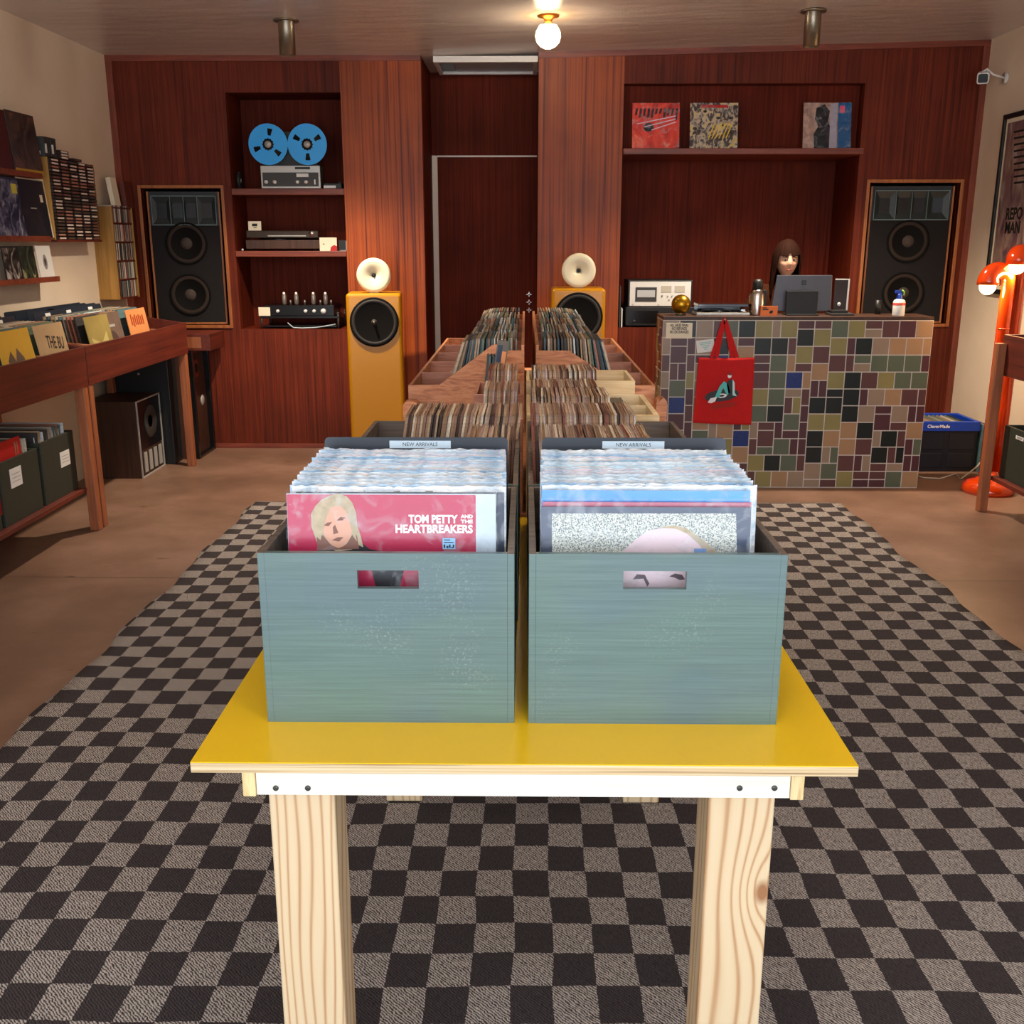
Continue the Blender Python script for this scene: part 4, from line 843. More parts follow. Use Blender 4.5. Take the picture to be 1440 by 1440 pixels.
for px,py in ((931,416),(939,416),(945,416),(951,416),(957,416),(964,416),(890,428),(926,428),(941,421),(966,424)):
    p=at(px,py,Y=7.47); MB().box(p.x-.004,p.x+.004,7.462,7.47,p.z-.0035,p.z+.0035).build('button',M_dgrey if px==931 else M_silver,t)
for i,(px,c) in enumerate(((876,M_white),(873,M_dgrey))):
    x=at(px,450,Y=7.46).x; o=MB().box(x-.012,x-.004,7.462,7.72,zf,zf+(.135 if i==0 else .29)).build('sleeve_spine',c,None); tag(o,['short white sleeve standing at the left edge of the right niche','tall thin grey sleeve standing at left edge of the right niche'][i],'sleeve')
# ================================================================= COUNTER
CX0,CX1,CY0,CY1,CH=.824,2.437,6.225,6.52,1.048
t=thing('counter','shop counter clad in multicoloured mosaic tiles with pale grout','counter',(1.63,6.37,0))
MB().box(CX0+.0015,CX1,CY0+.0018,CY1,0,CH-.02).build('core',M_grout,t)
MB().box(CX0,CX1,CY0,CY1,CH-.02,CH).build('worktop',M_walnut,t,bevel=.003)
tc_=[('olive','#8c8250',16),('sage','#5a6350',16),('blackgreen','#171d1a',15),('tan','#a3815f',12),('stone','#94806c',14),('mauve','#5c3a38',26),('plum','#512f34',14),('cobalt','#1c2f6e',4)]
tm=[plain('tile_%s'%a,c,.33,coat=.0,spec=.4,var=.10 if a!='cobalt' else .7,vscale=9 if a!='cobalt' else 70) for a,c,_ in tc_]
def tiles(mb,U,V,place,rr,cell=.0504,g=.0062):
    occ=[[0]*V for _ in range(U)]
    for v in range(V):
        for u in range(U):
            if occ[u][v]: continue
            opts=[(2,2,62),(1,2,16),(2,1,16),(1,1,0)]; o=[]
            for a,b_,w in opts:
                if u+a<=U and v+b_<=V and all(not occ[u+i][v+j] for i in range(a) for j in range(b_)): o.append((a,b_,w+.01))
            a,b_,_=rr.choices(o,[w for *_,w in o])[0]
            for i in range(a):
                for j in range(b_): occ[u+i][v+j]=1
            if (a,b_)==(2,2): k=rr.choices(range(8),[14,17,18,10,13,9,5,4])[0]
            else: k=rr.choices(range(8),[2,4,4,5,10,30,26,0])[0]
            place(mb,u*cell+g/2,(u+a)*cell-g/2,v*cell+g/2,(v+b_)*cell-g/2,k)
rr=random.Random(21)
U,V=32,20; cl=(CX1-CX0)/U; cv=(CH-.024)/V
mb=MB()
def pl(mb,u0,u1,v0,v1,k): mb.box(CX0+u0*cl/.0504,CX0+u1*cl/.0504,CY0,CY0+.0105,CH-.022-v1*cv/.0504,CH-.022-v0*cv/.0504,k)
tiles(mb,U,V,pl,rr); mb.build('mosaic_front',tm,t)
mb=MB(); U2=6; cs=(CY1-CY0-.012)/U2
def pl2(mb,u0,u1,v0,v1,k): mb.box(CX0,CX0+.0125,CY0+.012+u0*cs/.0504,CY0+.012+u1*cs/.0504,CH-.022-v1*cv/.0504,CH-.022-v0*cv/.0504,k)
tiles(mb,U2,V,pl2,rr); mb.build('mosaic_side',tm,t)
# sign and note
a=at(937,454,Y=CY0); b2=at(973,476,Y=CY0)
t=thing('notice_sign','cream sign reading all sales final at the top left of tiled counter','sign',((a.x+b2.x)/2,CY0,b2.z)); MB().box(a.x,b2.x,CY0-.004,CY0,b2.z,a.z).build('board',M_cream,t,bevel=.001)
text('sign_lettering','ALL SALES FINAL\nNO REFUNDS\nNO EXCHANGES',M_ink,t,((a.x+b2.x)/2,CY0-.0045,(a.z+b2.z)/2+.012),.0235,sx=.62,bold=.0006)
a=at(980,477,Y=CY0); b2=at(1004,496,Y=CY0)
t=thing('paper_note','tilted white paper note with teal print left of the red bag','note',((a.x+b2.x)/2,CY0-.002,(a.z+b2.z)/2)); w,h=(b2.x-a.x)/2,(a.z-b2.z)/2; cx,cz=(a.x+b2.x)/2,(a.z+b2.z)/2
MB().box(cx-w,cx+w,CY0-.002,CY0,cz-h*.92,cz+h*.92).build('paper',M_white,t)
mb=MB()
for k,(hw_,dz) in enumerate(((.036,.022),(.034,.012),(.026,.002),(.018,-.008),(.010,-.019))): mb.box(cx-hw_,cx+hw_,CY0-.0026,CY0-.002,cz+dz-.0022,cz+dz+.0022)
mb.build('note_print',plain('teal_print','#7cc4bd',.5),t); t.rotation_euler=(0,-.12,0)
# tote bag
t=thing('tote_bag','red cotton tote bag printed with a figure on a record, hanging on the counter','bag',(1.2,CY0-.03,.6))
tl=at(983,503,Y=CY0-.03); trr=at(1062,503,Y=CY0-.03); bl_=at(975,595,Y=CY0-.03); br_=at(1057,598,Y=CY0-.03)
def bagf(side):
    def f(u,v):
        top=tl.lerp(trr,u); bot=bl_.lerp(br_,u); p=bot.lerp(top,v)
        bul=.010*math.sin(PI*u)**.5*(1-.55*v)+.003*math.sin(u*9+v*3)*(1-abs(2*u-1))
        return Vector((p.x,CY0-.016+(-bul if side<0 else .006*math.sin(PI*u)),p.z-.004*math.sin(PI*u)*v))
    return f
mb=MB(); mb.grid(bagf(-1),24,24); mb.grid(bagf(1),24,24); mb.build('bag_body',M_redbag,t,solid=.0015)
nail=at(1019,447,Y=CY0-.012)
hm=[(at(px0,503,Y=CY0-.02),at(px1,503,Y=CY0-.02)) for px0,px1 in ((1001,1030),(1008,1037))]
for (l,r_),dy in ((hm[0],-.008),(hm[1],-.001)):
    mb=MB(); n=26; pts=[]
    for i in range(n+1):
        s_=i/n; 
        if s_<.5: p=l.lerp(nail,min(1,s_*2)); 
        else: p=nail.lerp(r_,(s_-.5)*2)
        # soften at the nail
        pts.append(Vector((p.x,CY0-.012+dy*.6,p.z-.012*math.exp(-((s_-.5)/.04)**2)*.6)))
    hw=.0115; vs=[];fs=[]
    for i,p in enumerate(pts):
        d=(pts[min(i+1,n)]-pts[max(0,i-1)]).normalized(); nn=Vector((-d.z,0,d.x)); vs+=[p+nn*hw+Vector((0,-.001,0)),p-nn*hw+Vector((0,-.001,0)),p-nn*hw+Vector((0,.001,0)),p+nn*hw+Vector((0,.001,0))]
    for i in range(n): a=4*i; fs+=[(a,a+1,a+5,a+4),(a+2,a+3,a+7,a+6),(a+1,a+2,a+6,a+5),(a+3,a,a+4,a+7)]
    mb.add(vs,fs); mb.build('handle',M_redbag,t)
MB().cyl((nail.x,CY0-.026,nail.z-.012),.006,.026,'y',12).build('hook',M_brass,t)
Yp=CY0-.0305
def bp(px,py): p=at(px,py,Y=Yp); return (p.x,p.z)
def poly(pts,mat,name,dy=0): MB().prism([bp(*q) for q in pts][::-1],'xz',Yp-dy-.0006,Yp-dy).build(name,mat,t)
cx,cz=bp(1015,556); MB().prism(ellipse(cx,cz,.103,.036,36,.14),'xz',Yp-.0006,Yp).build('printed_record',M_bk,t)
cx,cz=bp(1015,556.5); MB().prism(ellipse(cx,cz,.030,.013,24,.1),'xz',Yp-.0014,Yp-.0006).build('printed_label',M_wp,t); MB().prism(ellipse(cx,cz,.016,.006,16,.1),'xz',Yp-.0018,Yp-.0014).build('printed_hole',M_bk,t)
M_aq=plain('aqua_print','#53c3c0',.6)
poly([(1005,559),(1012,543),(1018,536),(1024,540),(1027,552),(1022,556),(1017,545),(1011,559)],M_aq,'printed_trousers',.0018)
poly([(1024,553),(1022,540),(1024,535),(1030,533),(1031,545),(1030,555)],M_bk,'printed_top',.0018)
poly([(1030,533),(1033,538),(1033,552),(1036,557),(1030,556),(1030,545)],plain('pale_aqua_print','#b9e4e4',.6),'printed_arm',.0022)
cx,cz=bp(1026,528.5); MB().prism(ellipse(cx,cz,.012,.015,16),'xz',Yp-.003,Yp-.0022).build('printed_head',M_wp,t); MB().prism(ellipse(cx+.003,cz+.011,.014,.008,16),'xz',Yp-.0036,Yp-.003).build('printed_hair',plain('dark_red_print','#7a1418',.6),t)
poly([(995,566),(999,560),(1008,558),(1006,564),(1000,567)],M_wp,'printed_shoes',.0024)
mb=MB(); 
for k in range(3): a=bp(1000,571+k*2.2); b2=bp(1034,566+k*2.2); mb.prism([a,(b2[0],b2[1]),(b2[0],b2[1]+.003),(a[0],a[1]+.003)],'xz',Yp-.0008,Yp)
mb.build('printed_caption',plain('dull_gold_print','#7a3a18',.6),t)
# items on counter
def onc(name,label,cat,x,y): return thing(name,label,cat,(x,y,CH))
p=at(957,445,Y=6.36); t=onc('gold_ball','round gold ball on the left end of the tiled counter','ball',p.x,6.36)
MB().ball((p.x,6.36,CH+.064),.0585,n=32).build('sphere',M_gold,t); MB().cyl((p.x,6.36,CH),.03,.012,'z',20).build('stand',M_brass,t)
xa,xb=at(976,440,Y=6.42).x,at(1050,440,Y=6.42).x
t=onc('record_player','low silver and black record player with clear lid behind the gold ball','turntable',(xa+xb)/2,6.42)
MB().box(xa,xb,6.32,6.51,CH,CH+.016).build('base',M_silver,t,bevel=.003); MB().cyl(((xa+xb)/2-.03,6.41,CH+.016),.085,.01,'z',32).build('platter',M_bgloss,t)
MB().box(xa+.01,xb-.01,6.33,6.505,CH+.05,CH+.068).box(xa+.01,xb-.01,6.5,6.505,CH+.016,CH+.05).build('lid',M_glass,t,bevel=.003); MB().box(xb-.05,xb-.025,6.35,6.49,CH+.026,CH+.034).build('tonearm',M_chrome,t)
p=at(1063,446,Y=6.36); t=onc('thermos_flask','steel thermos flask with black cap left of the orange card','flask',p.x,6.36)
MB().lathe([(.046,0),(.047,.006),(.047,.125),(.040,.145),(.030,.155)],(p.x,6.36,CH),'z',32).build('body',plain('brushed_steel','#b4aca4',.22,metal=1),t)
MB().lathe([(.029,.1551),(.031,.158),(.031,.195),(.024,.21),(.012,.214),(.0001,.215)],(p.x,6.36,CH),'z',24).build('cap',M_black,t); MB().box(p.x+.036,p.x+.058,6.355,6.365,CH+.05,CH+.15).build('handle',M_black,t,bevel=.003)
def mk3(t,x0,x1,y,z0,z1):
    MB().box(x0+.012,x0+.036,y-.0008,y,z0+(z1-z0)*.78,z0+(z1-z0)*.86).box(x0+.012,x0+.046,y-.0008,y,z0+(z1-z0)*.6,z0+(z1-z0)*.72).build('blurred_printed_lines',M_ink,t)
    MB().prism(ellipse(x0+(x1-x0)*.62,z0+(z1-z0)*.4,.012,.009,14,.5),'xz',y-.001,y).build('printed_shape',M_ink,t)
card(1070,432,1093,446,6.28,CH,'orange card with black print between flask and monitor',plain('orange_card','#e8762c',.5),mk3)
# monitor
t=onc('computer_monitor','back of a dark grey computer monitor on the counter','monitor',1.72,6.42)
q=[at(px,py,Y=6.40) for px,py in ((1084,442),(1168,444),(1171,387),(1093,387))]
MB().prism([(v.x,v.z) for v in (Vector((q[0].x,0,CH+.02)),Vector((q[1].x,0,CH+.02)))]+[(q[2].x,q[2].z),(q[3].x+.0,q[3].z)],'xz',6.40,6.412).build('shell',M_spacegrey,t,bevel=.004)
MB().prism([(q[0].x+.008,CH+.026),(q[1].x-.008,CH+.026),(q[2].x-.008,q[2].z-.006),(q[3].x+.008,q[3].z-.006)],'xz',6.412,6.4135).build('screen',plain('screen_glow','#202428',.3,emit='#9fb4c8',es=.5),t)
a=at(1107,409,Y=6.34); b2=at(1149,446,Y=6.34); MB().box(a.x,b2.x,6.345,6.36,CH,a.z).build('stand_upright',M_black,t,bevel=.004); MB().box(a.x,b2.x,6.30,6.44,CH,CH+.008).build('stand_foot',M_black,t,bevel=.002)
MB().box(a.x+.03,b2.x-.03,6.36,6.40,a.z-.06,a.z-.01).build('stand_arm',M_black,t)
c=at(1130.5,397.5,Y=6.40); mb=MB(); r0,r1=.0135,.0085
mb.box(c.x-r0,c.x+r0,6.3985,6.4,c.z+r1,c.z+r0).box(c.x-r0,c.x+r0,6.3985,6.4,c.z-r0,c.z-r1).box(c.x-r0,c.x-r1,6.3985,6.4,c.z-r1,c.z+r1).box(c.x+r1,c.x+r0,6.3985,6.4,c.z-r1,c.z+r1).box(c.x-.004,c.x+.004,6.3985,6.4,c.z-.004,c.z+.004); mb.build('square_logo',M_black,t)
# bits right of monitor
a=at(1176,440,Y=6.44); t=onc('photo_frame','small picture frame leaning right of the monitor','picture frame',2.0,6.48)
xa,xb=at(1173,420,Y=6.47).x,at(1193,420,Y=6.47).x; zt=at(1180,392,Y=6.47).z
MB().box(xa,xb,6.475,6.485,CH,zt).build('backing',plain('brown_photo','#2a1a18',.4),t); MB().box(xb-.008,xb,6.468,6.475,CH,zt).box(xa,xb-.008,6.468,6.475,zt-.007,zt).build('frame_edge',M_whitep,t); MB().ball((at(1180,428,Y=6.46).x,6.462,CH+.06),.011,sc3=(1,.3,1)).build('white_badge',M_whitep,t)
xa,xb=at(1164,440,Y=6.38).x,at(1196,440,Y=6.38).x
t=onc('payment_terminal','flat black payment tray at the foot of the small picture frame','terminal',(xa+xb)/2,6.36); MB().box(xa,xb,6.30,6.44,CH,CH+.014).build('base',M_dgrey,t,bevel=.003); MB().box(xa+.008,xb-.03,6.33,6.42,CH+.014,CH+.03).build('keypad',M_black,t,bevel=.002)
p=at(1234,440,Y=6.45); o=MB().cyl((p.x,6.45,CH),.018,.085,'z',20).build('dark_cup',M_black); tag(o,'small dark cylinder on the counter left of the spray bottle','cup')
p=at(1263,443,Y=6.32); t=onc('spray_bottle','white spray bottle with red lettering, blue cap and green tip','bottle',p.x,6.32)
MB().lathe([(.034,0),(.036,.004),(.036,.078),(.031,.092),(.016,.1)],(p.x,6.32,CH),'z',28).build('body',M_whitep,t)
MB().lathe([(.0364,.062),(.0366,.064),(.0364,.076),(.0335,.084)],(p.x,6.32,CH),'z',28,cap=False).build('red_label_band',plain('faded_red_print','#d4544a',.5),t)
MB().lathe([(.016,.1),(.017,.101),(.0165,.125),(.008,.133)],(p.x-.002,6.32,CH),'z',18).box(p.x-.03,p.x+.008,6.312,6.328,CH+.133,CH+.15).build('cap',M_bluep,t,bevel=.001)
MB().tube([(p.x+.008,6.31,CH+.152),(p.x+.02,6.31,CH+.142),(p.x+.018,6.31,CH+.12)],.004).build('trigger',plain('lime_plastic','#8fd14a',.4),t)
# ================================================================= LEFT WALL BROWSERS
PX=-2.25
def browser(y0,y1,label,legs,shelf,cols):
    t=thing('record_browser',label,'record browser',(PX,(y0+y1)/2,0),'stained record browsers on tall legs')
    MB().box(PX-.016,PX,y0,y1,.762,.962).build('front_board',M_bin,t,bevel=.002)
    MB().box(-2.80,PX-.016,y0,y1,.762,.776).build('floor_board',M_bin,t)
    MB().box(-2.82,-2.80,y0,y1,.762,1.02).build('back_board',M_bin,t)
    prof=[(PX-.016,.776),(PX-.016,.962),(-2.42,.985),(-2.62,1.02),(-2.80,1.02),(-2.80,.776)]
    for y in (y0,y1-.014): MB().prism(prof,'xz',y,y+.014).build('end_board',M_bin,t,bevel=.001)
    # curved dividers
    for y in cols:
        pr=[(PX-.0165,.776),(PX-.0165,.955)]+[(PX-.016-.30*k/8,.955+.055*(k/8)**2.2) for k in range(1,9)]+[(-2.80,1.0),(-2.80,.776)]
        MB().prism(pr,'xz',y,y+.01).build('divider',M_ply,t,bevel=.001)
    for y in legs:
        MB().prism([(PX-.005,.935),(PX-.055,.935),(PX-.05,0),(PX+.0,0)],'xz',y,y+.052).build('leg',M_binleg,t,bevel=.004)
    for y in (legs[0],legs[-1]): MB().box(-2.80,-2.755,y,y+.05,0,.762).build('leg',M_binleg,t,bevel=.003)
    if shelf: MB().box(-2.79,PX-.04,y0+.02,y1-.07,.215,.238).build('low_shelf',M_bin,t,bevel=.002)
    return t
for o in (): pass
browser(3.55,5.245,'near left stained wooden record browser with green boxes on its low shelf',[3.6,5.19],True,[4.38,4.86])
browser(5.255,6.86,'far left stained wooden record browser beside the tall wall speaker',[5.258,6.80],False,[5.42,6.40])
# covers in the browsers
def wallrec(y,z,x,lean,label,mat,art=None,group=None,w=.312,h=.312,cat='record',name='vinyl_record',dep=.004):
    t=thing(name,label,cat,(0,0,0),group); MB().box(-w/2,w/2,-dep/2,dep/2,0,h).build('jacket',mat,t)
    if art: art(t,w,-dep/2)
    t.location=(x,y,z); t.rotation_euler=(0,0,0)
    from mathutils import Euler
    m_=Matrix.Rotation(PI/2,3,'Z')@Matrix.Rotation(-lean,3,'X'); t.rotation_euler=m_.to_euler(); return t
M_pb=plain('buff_print','#b89a72',.45,var=.2,vscale=10); M_ol=plain('olive_gold_print','#97854a',.45,var=.3,vscale=9); M_br=plain('brown_grey_print','#6a564a',.45,var=.4,vscale=14); M_or=plain('apricot_print','#cc8650',.45,var=.15,vscale=9); M_yl=plain('golden_yellow_print','#d6a93c',.4,var=.15,vscale=8)
def aTB(t,w,y):
    text('cover_lettering','THE BU',M_ink,t,(.03,y-.0006,.215),.085,sx=.62,bold=.001,rot=(PI/2,.12,0)); MB().box(-w/2,w/2,y-.0005,y,.128,.134).build('dark_line',M_br,t); MB().prism(ellipse(.04,.07,.06,.05,12),'xz',y-.0005,y).build('mauve_shape',plain('mauve_print','#7c6672',.5),t)
def aYL(t,w,y):
    MB().prism([(-.07,.0),(-.10,.18),(-.06,.22),(-.03,.17),(.0,.23),(.05,.18),(.04,.0)],'xz',y-.0005,y).build('brown_shape',M_br,t); MB().prism([(.03,.0),(.02,.17),(.10,.13),(.156,.06),(.156,.0)],'xz',y-.0009,y-.0005).build('red_shape',plain('coral_print','#c8563c',.5),t)
def aOR(t,w,y):
    mb=MB(); rr=random.Random(2)
    for k in range(7): x=-.1+k*.03; mb.box(x,x+.02,y-.0005,y,.215+rr.uniform(-.006,.006),.275+rr.uniform(-.01,.01))
    mb.build('rust_block_lettering',plain('rust_print','#9a3c1c',.5),t)
def aOL(t,w,y): MB().prism([(-.05,.0),(-.12,.2),(0,.16),(.09,.22),(.12,.05)],'xz',y-.0005,y).build('pale_shape',plain('pale_olive_print','#b9a868',.5),t)
def aBR(t,w,y): MB().box(-.06,.06,y-.0005,y,.23,.245).build('pale_line',M_silver,t); MB().prism(ellipse(0,.12,.08,.09,14),'xz',y-.0005,y).build('dark_shape',plain('murky_brown_print','#4a3a34',.5),t)
fb=math.radians(10)
cov=[(4.68,'yellow, brown and coral record cover frontmost in the near left browser',M_yl,aYL,'first'),
(5.045,'buff record cover with large scrawled dark letters in the near left browser',M_pb,aTB,'second'),
(5.62,'olive gold record cover leaning in the far left browser, nearest to the camera',M_ol,aOL,'third'),
(5.86,'murky brown grey record cover in the middle of the far left browser',M_br,aBR,'fourth'),
(6.20,'apricot record cover with rust block letters, closest to tall left wall speaker',M_or,aOR,'fifth')]
dc=[0]
def divider_proto():
    t=thing('divider_card','x','divider'); MB().prism(rrect(-.16,.16,0,.345,.01,4,(0,0,1,1)),'xz',-.001,.001).build('card',M_card,t); MB().box(-.03,.03,-.0018,-.001,.317,.333).build('label',M_white,t); return [t,0]
dproto=divider_proto()
beh=['behind the yellow brown coral cover','behind the buff scrawled cover','behind the olive gold cover','behind the murky brown cover','behind the apricot cover']
for i,(y,lab,mt,art,_) in enumerate(cov):
    wallrec(y,.785,-2.285-(.028 if 'murky' in lab else 0),fb,lab,mt,art)
    for k in range(9):
        x=-2.330-k*.022; a=fb-.004*k
        m_=Matrix.Rotation(PI/2,3,'Z')@Matrix.Rotation(-a,3,'X')
        j=R.randrange(len(lproto)); base=lproto[j][0]; o=copy_tree(base); m2=m_@Matrix.Rotation(-PI/2,3,'Z')
        # mesh spans y 0..0.314 with its normal along x: turn it to face the room
        m2=Matrix.Rotation(a,3,'Y')*1 if False else Matrix.Rotation(-a,3,'Y')
        o.rotation_euler=m2.to_euler(); o.location=(x,y-.157+(0 if i in (2,3) else 1)*R.uniform(-.012,.012),.785); o['label']='record standing %s in the left wall browsers'%beh[i]; o['group']='records '+beh[i]
    for k in range(4):
        x=-2.535-k*.055; a=fb*.9-.02*k; m_=Matrix.Rotation(PI/2,3,'Z')@Matrix.Rotation(-a,3,'X')
        put(dproto,(x,y+R.uniform(-.05,.05),.778),m_.to_euler(),'black divider card with white tab %s'%beh[i],'divider cards '+beh[i])
# some more dividers and records nearer the viewer
for y in (4.13,):
    wallrec(y,.778,-2.30,fb,'grey record cover at the left edge of the photo in near browser',plain('dusty_grey_print','#8a7a70',.5,var=.3,vscale=12),None)
    for k in range(4): put(dproto,(-2.445-k*.07,y+R.uniform(-.05,.05),.778),(Matrix.Rotation(PI/2,3,'Z')@Matrix.Rotation(-fb*.5,3,'X')).to_euler(),'black divider card with white tab at the left edge of the near browser','divider cards at left edge')
# green boxes on the low shelf
def gbox(x0,x1,y0,y1,z0,z1,label,labx,face=-1,lab=True):
    t=thing('storage_box',label,'box',((x0+x1)/2,(y0+y1)/2,z0),None); w=.012
    MB().box(x0,x1,y0,y0+w,z0,z1).build('side',M_green,t,bevel=.001); MB().box(x0,x1,y1-w,y1,z0,z1).build('side',M_green,t,bevel=.001)
    MB().box(x0,x0+w,y0+w,y1-w,z0,z1).build('side',M_green,t,bevel=.001); MB().box(x1-w,x1,y0+w,y1-w,z0,z1).build('side',M_green,t,bevel=.001); MB().box(x0+w,x1-w,y0+w,y1-w,z0,z0+w).build('base',M_green,t)
    if lab:
        xf=x1+.001 if face>0 else x0-.001
        l=MB().box(xf-.001,xf+.001,labx[0],labx[1],labx[2],labx[3]).build('white_label',M_white,t)
        mb=MB()
        for k in range(3):
            z=labx[2]+(labx[3]-labx[2])*(.3+.2*k); mb.box(xf-.0014 if face<0 else xf+.001,xf-.001 if face<0 else xf+.0014,labx[0]+.015,labx[1]-.015,z-.002,z+.002)
        mb.build('label_lines',M_silver,l)
    return t
def lrect(px0,py0,px1,py1,X):
    a=at(px0,py0,X=X); b2=at(px1,py1,X=X); return (min(a.y,b2.y),max(a.y,b2.y),min(a.z,b2.z),max(a.z,b2.z))
zs=.2385
gbox(-2.70,-2.325,4.80,5.165,zs,.545,'dark green box with white label on the low shelf, next to the browser leg',lrect(84,637,99,652,-2.324),1)
gbox(-2.70,-2.325,4.40,4.765,zs,.53,'dark green box with white label at left photo edge on the low shelf',lrect(13,661,32,680,-2.324),1)
gbox(-2.70,-2.325,4.0,4.365,zs,.53,'dark green box mostly out of view left of the labelled boxes',lrect(13,661,32,680,-2.324),1,False)
for i,(y0,n,lab) in enumerate(((4.82,14,'record standing in the green box next to the browser leg'),(4.42,14,'record standing in the green box at the left photo edge'))):
    for k in range(n):
        o=copy_tree(lproto[R.randrange(len(lproto))][0]); o.rotation_euler=(0,0,-PI/2+R.uniform(-.02,.02)); o.location=(-2.67+R.uniform(0,.012),y0+k*.022+.004,zs+.0125+R.uniform(.02,.03)); o['label']=lab; o['group']=lab.replace('record','records')
t=wallrec(4.98,zs+.018,-2.345,.06,'white framed dark record leaning in the green box next to the browser leg',M_whitep,lambda t,w,y: MB().box(-.11,.11,y-.0006,y,.02,.27).build('dark_picture',M_br,t))
t=wallrec(4.50,zs+.06,-2.338,.04,'bright red record sleeve standing in the green box at left photo edge',M_redc)
# speakers and cases under the far browser
t=thing('wooden_speaker','small walnut speaker with horn grille on the floor under the far left browser','speaker',(-2.63,6.62,0))
MB().box(-2.80,-2.47,6.42,6.84,0,.50).build('cabinet',M_walnut,t,bevel=.004)
mb=MB(); mb.box(-2.47,-2.462,6.42,6.428,0,.5).box(-2.47,-2.462,6.832,6.84,0,.5).box(-2.47,-2.462,6.428,6.832,.492,.5).box(-2.47,-2.462,6.428,6.832,0,.008); mb.build('pale_edge',M_silver,t)
MB().box(-2.47,-2.466,6.435,6.825,.18,.49).build('black_grille',M_bgloss,t)
mb=MB()
for k in range(4): mb.box(-2.466,-2.460,6.47+k*.09,6.52+k*.09,.03,.16)
mb.build('port_slats',M_silver,t); MB().lathe([(.11,0),(.10,.008),(.04,-.0)],(-2.466,6.64,.34),'x',32).build('driver',M_dgrey,t)
t=thing('black_amplifier_case','tall black case standing between the walnut speaker and back wall','case',(-2.62,6.95,0))
MB().box(-2.82,-2.40,6.865,7.02,0,.76).build('body',M_black,t,bevel=.006); MB().ball((-2.6,6.864,.62),.008,sc3=(1,.4,1)).build('knob',M_silver,t)
t=thing('black_cabinet','open black framed cabinet with brown inside in the left back corner','cabinet',(-2.5,7.2,0))
xa=-2.285
MB().box(-2.80,-2.32,7.035,7.42,0,.755).build('body',M_walnut,t); 
mb=MB(); mb.box(-2.32,xa,7.035,7.06,0,.755).box(-2.32,xa,7.395,7.42,0,.755).box(-2.32,xa,7.06,7.395,.735,.755).box(-2.32,xa,7.06,7.395,0,.02); mb.build('frame',M_bgloss,t,bevel=.002)
MB().box(-2.32,-2.312,7.10,7.24,.56,.68).build('copper_plate',M_trim,t); MB().lathe([(.035,0),(.03,.006),(.0001,.008)],(-2.312,7.19,.62),'x',20).build('round_plate',M_black,t); MB().lathe([(.04,0),(.034,.005),(.0001,.006)],(-2.32,7.30,.38),'x',24).build('round_badge',M_silver,t)
t=thing('small_carton','worn dark red carton on the ledge left of the wall panelling','carton',(-2.3,7.0,.755)); a=at(252,460,Y=7.04); b2=at(275,480,Y=7.04)
MB().box(-2.44,-2.16,7.05,7.38,.7555,.87).build('box',M_bin,t,bevel=.003); MB().box(-2.40,-2.22,7.048,7.05,.775,.85).build('scuffed_label',M_binleg,t)
# ================================================================= LEFT WALL SHELVES
def ledge(z,y0,y1,label):
    t=thing('picture_ledge',label,'ledge',(-2.8,(y0+y1)/2,z-.02)); MB().box(XL,-2.735,y0,y1,z-.022,z).build('board',M_trim,t,bevel=.002); MB().box(-2.735,-2.728,y0,y1,z-.022,z+.008).build('lip',M_trim,t,bevel=.001)
ledge(1.845,4.9,6.04,'upper red brown record ledge on the left wall'); ledge(1.503,4.9,6.06,'middle red brown record ledge on the left wall'); ledge(1.278,4.9,6.12,'lowest short red brown ledge of small sleeves on the left wall')
lw=math.radians(5)
def dk(c,n): return plain(n,c,.35,coat=.3,var=.4,vscale=10)
M_m1=mott('smoky_figure_print',['#221c1c','#3c302c','#5a4038','#7d5248'],9); M_m2=mott('indigo_swirl_print',['#16182a','#2a2c48','#6a6a80','#a0a0a4'],16); M_m3=mott('black_white_print',['#0c0a0a','#1c1616','#8a7f7a','#e0d8d0'],14); M_m4=mott('green_black_figure_print',['#0e1210','#1c241c','#3c4430','#c8b880'],12)
def aG(t,w,y): 
    MB().box(-w/2+.012,w/2-.012,y-.0005,y,.024,.306).build('murky_picture',M_m1,t); MB().box(-w/2,w/2,y-.0006,y,0,.022).build('gold_foot_strip',plain('gold_print','#b98f2e',.5),t)
wallrec(5.93,1.8455,-2.745,lw,'dark picture record with gold foot strip on the upper left ledge',dk('#3c302c','smoky_brown_print'),aG,w=.33,h=.318)
wallrec(5.68,1.8455,-2.752,lw,'red brown record overlapped at the left end of the upper ledge',plain('oxblood_print','#4a1410',.4),None)
def aM(t,w,y): MB().box(-w/2+.006,w/2-.006,y-.0004,y,.006,.30).build('swirling_picture',M_m2,t); MB().box(.07,.13,y-.0008,y-.0004,.23,.28).build('yellow_sticker',plain('sticker_yellow','#c9c04a',.5),t)
wallrec(5.66,1.5035,-2.745,lw,'dark swirling picture record at left on the middle ledge',dk('#34364a','indigo_grey_print'),aM)
def aN(t,w,y): MB().box(.085,.118,y-.0005,y,.195,.235).build('cream_sticker',M_cream,t); MB().box(-.05,.02,y-.0005,y,.155,.162).build('small_lettering_line',M_silver,t)
wallrec(5.965,1.5035,-2.745,lw,'near black record with a cream sticker on the middle left ledge',dk('#1c1d26','blue_black_print'),aN)
wallrec(6.0,1.5035,-2.756,lw,'pale record sleeve edge behind the near black record on the middle ledge',M_cream,None,w=.34,h=.33)
def aS(t,w,y): MB().box(-w/2+.008,w/2-.008,y-.0005,y,.008,.17).build('mottled_picture',M_m3,t)
yy=[at(px,365,X=-2.76).y for px in (14,37,61)]
wallrec(yy[0],1.2785,-2.745,lw,'small black and white sleeve, leftmost on the lowest ledge',M_black,aS,w=.18,h=.18,cat='single record',name='single_record')
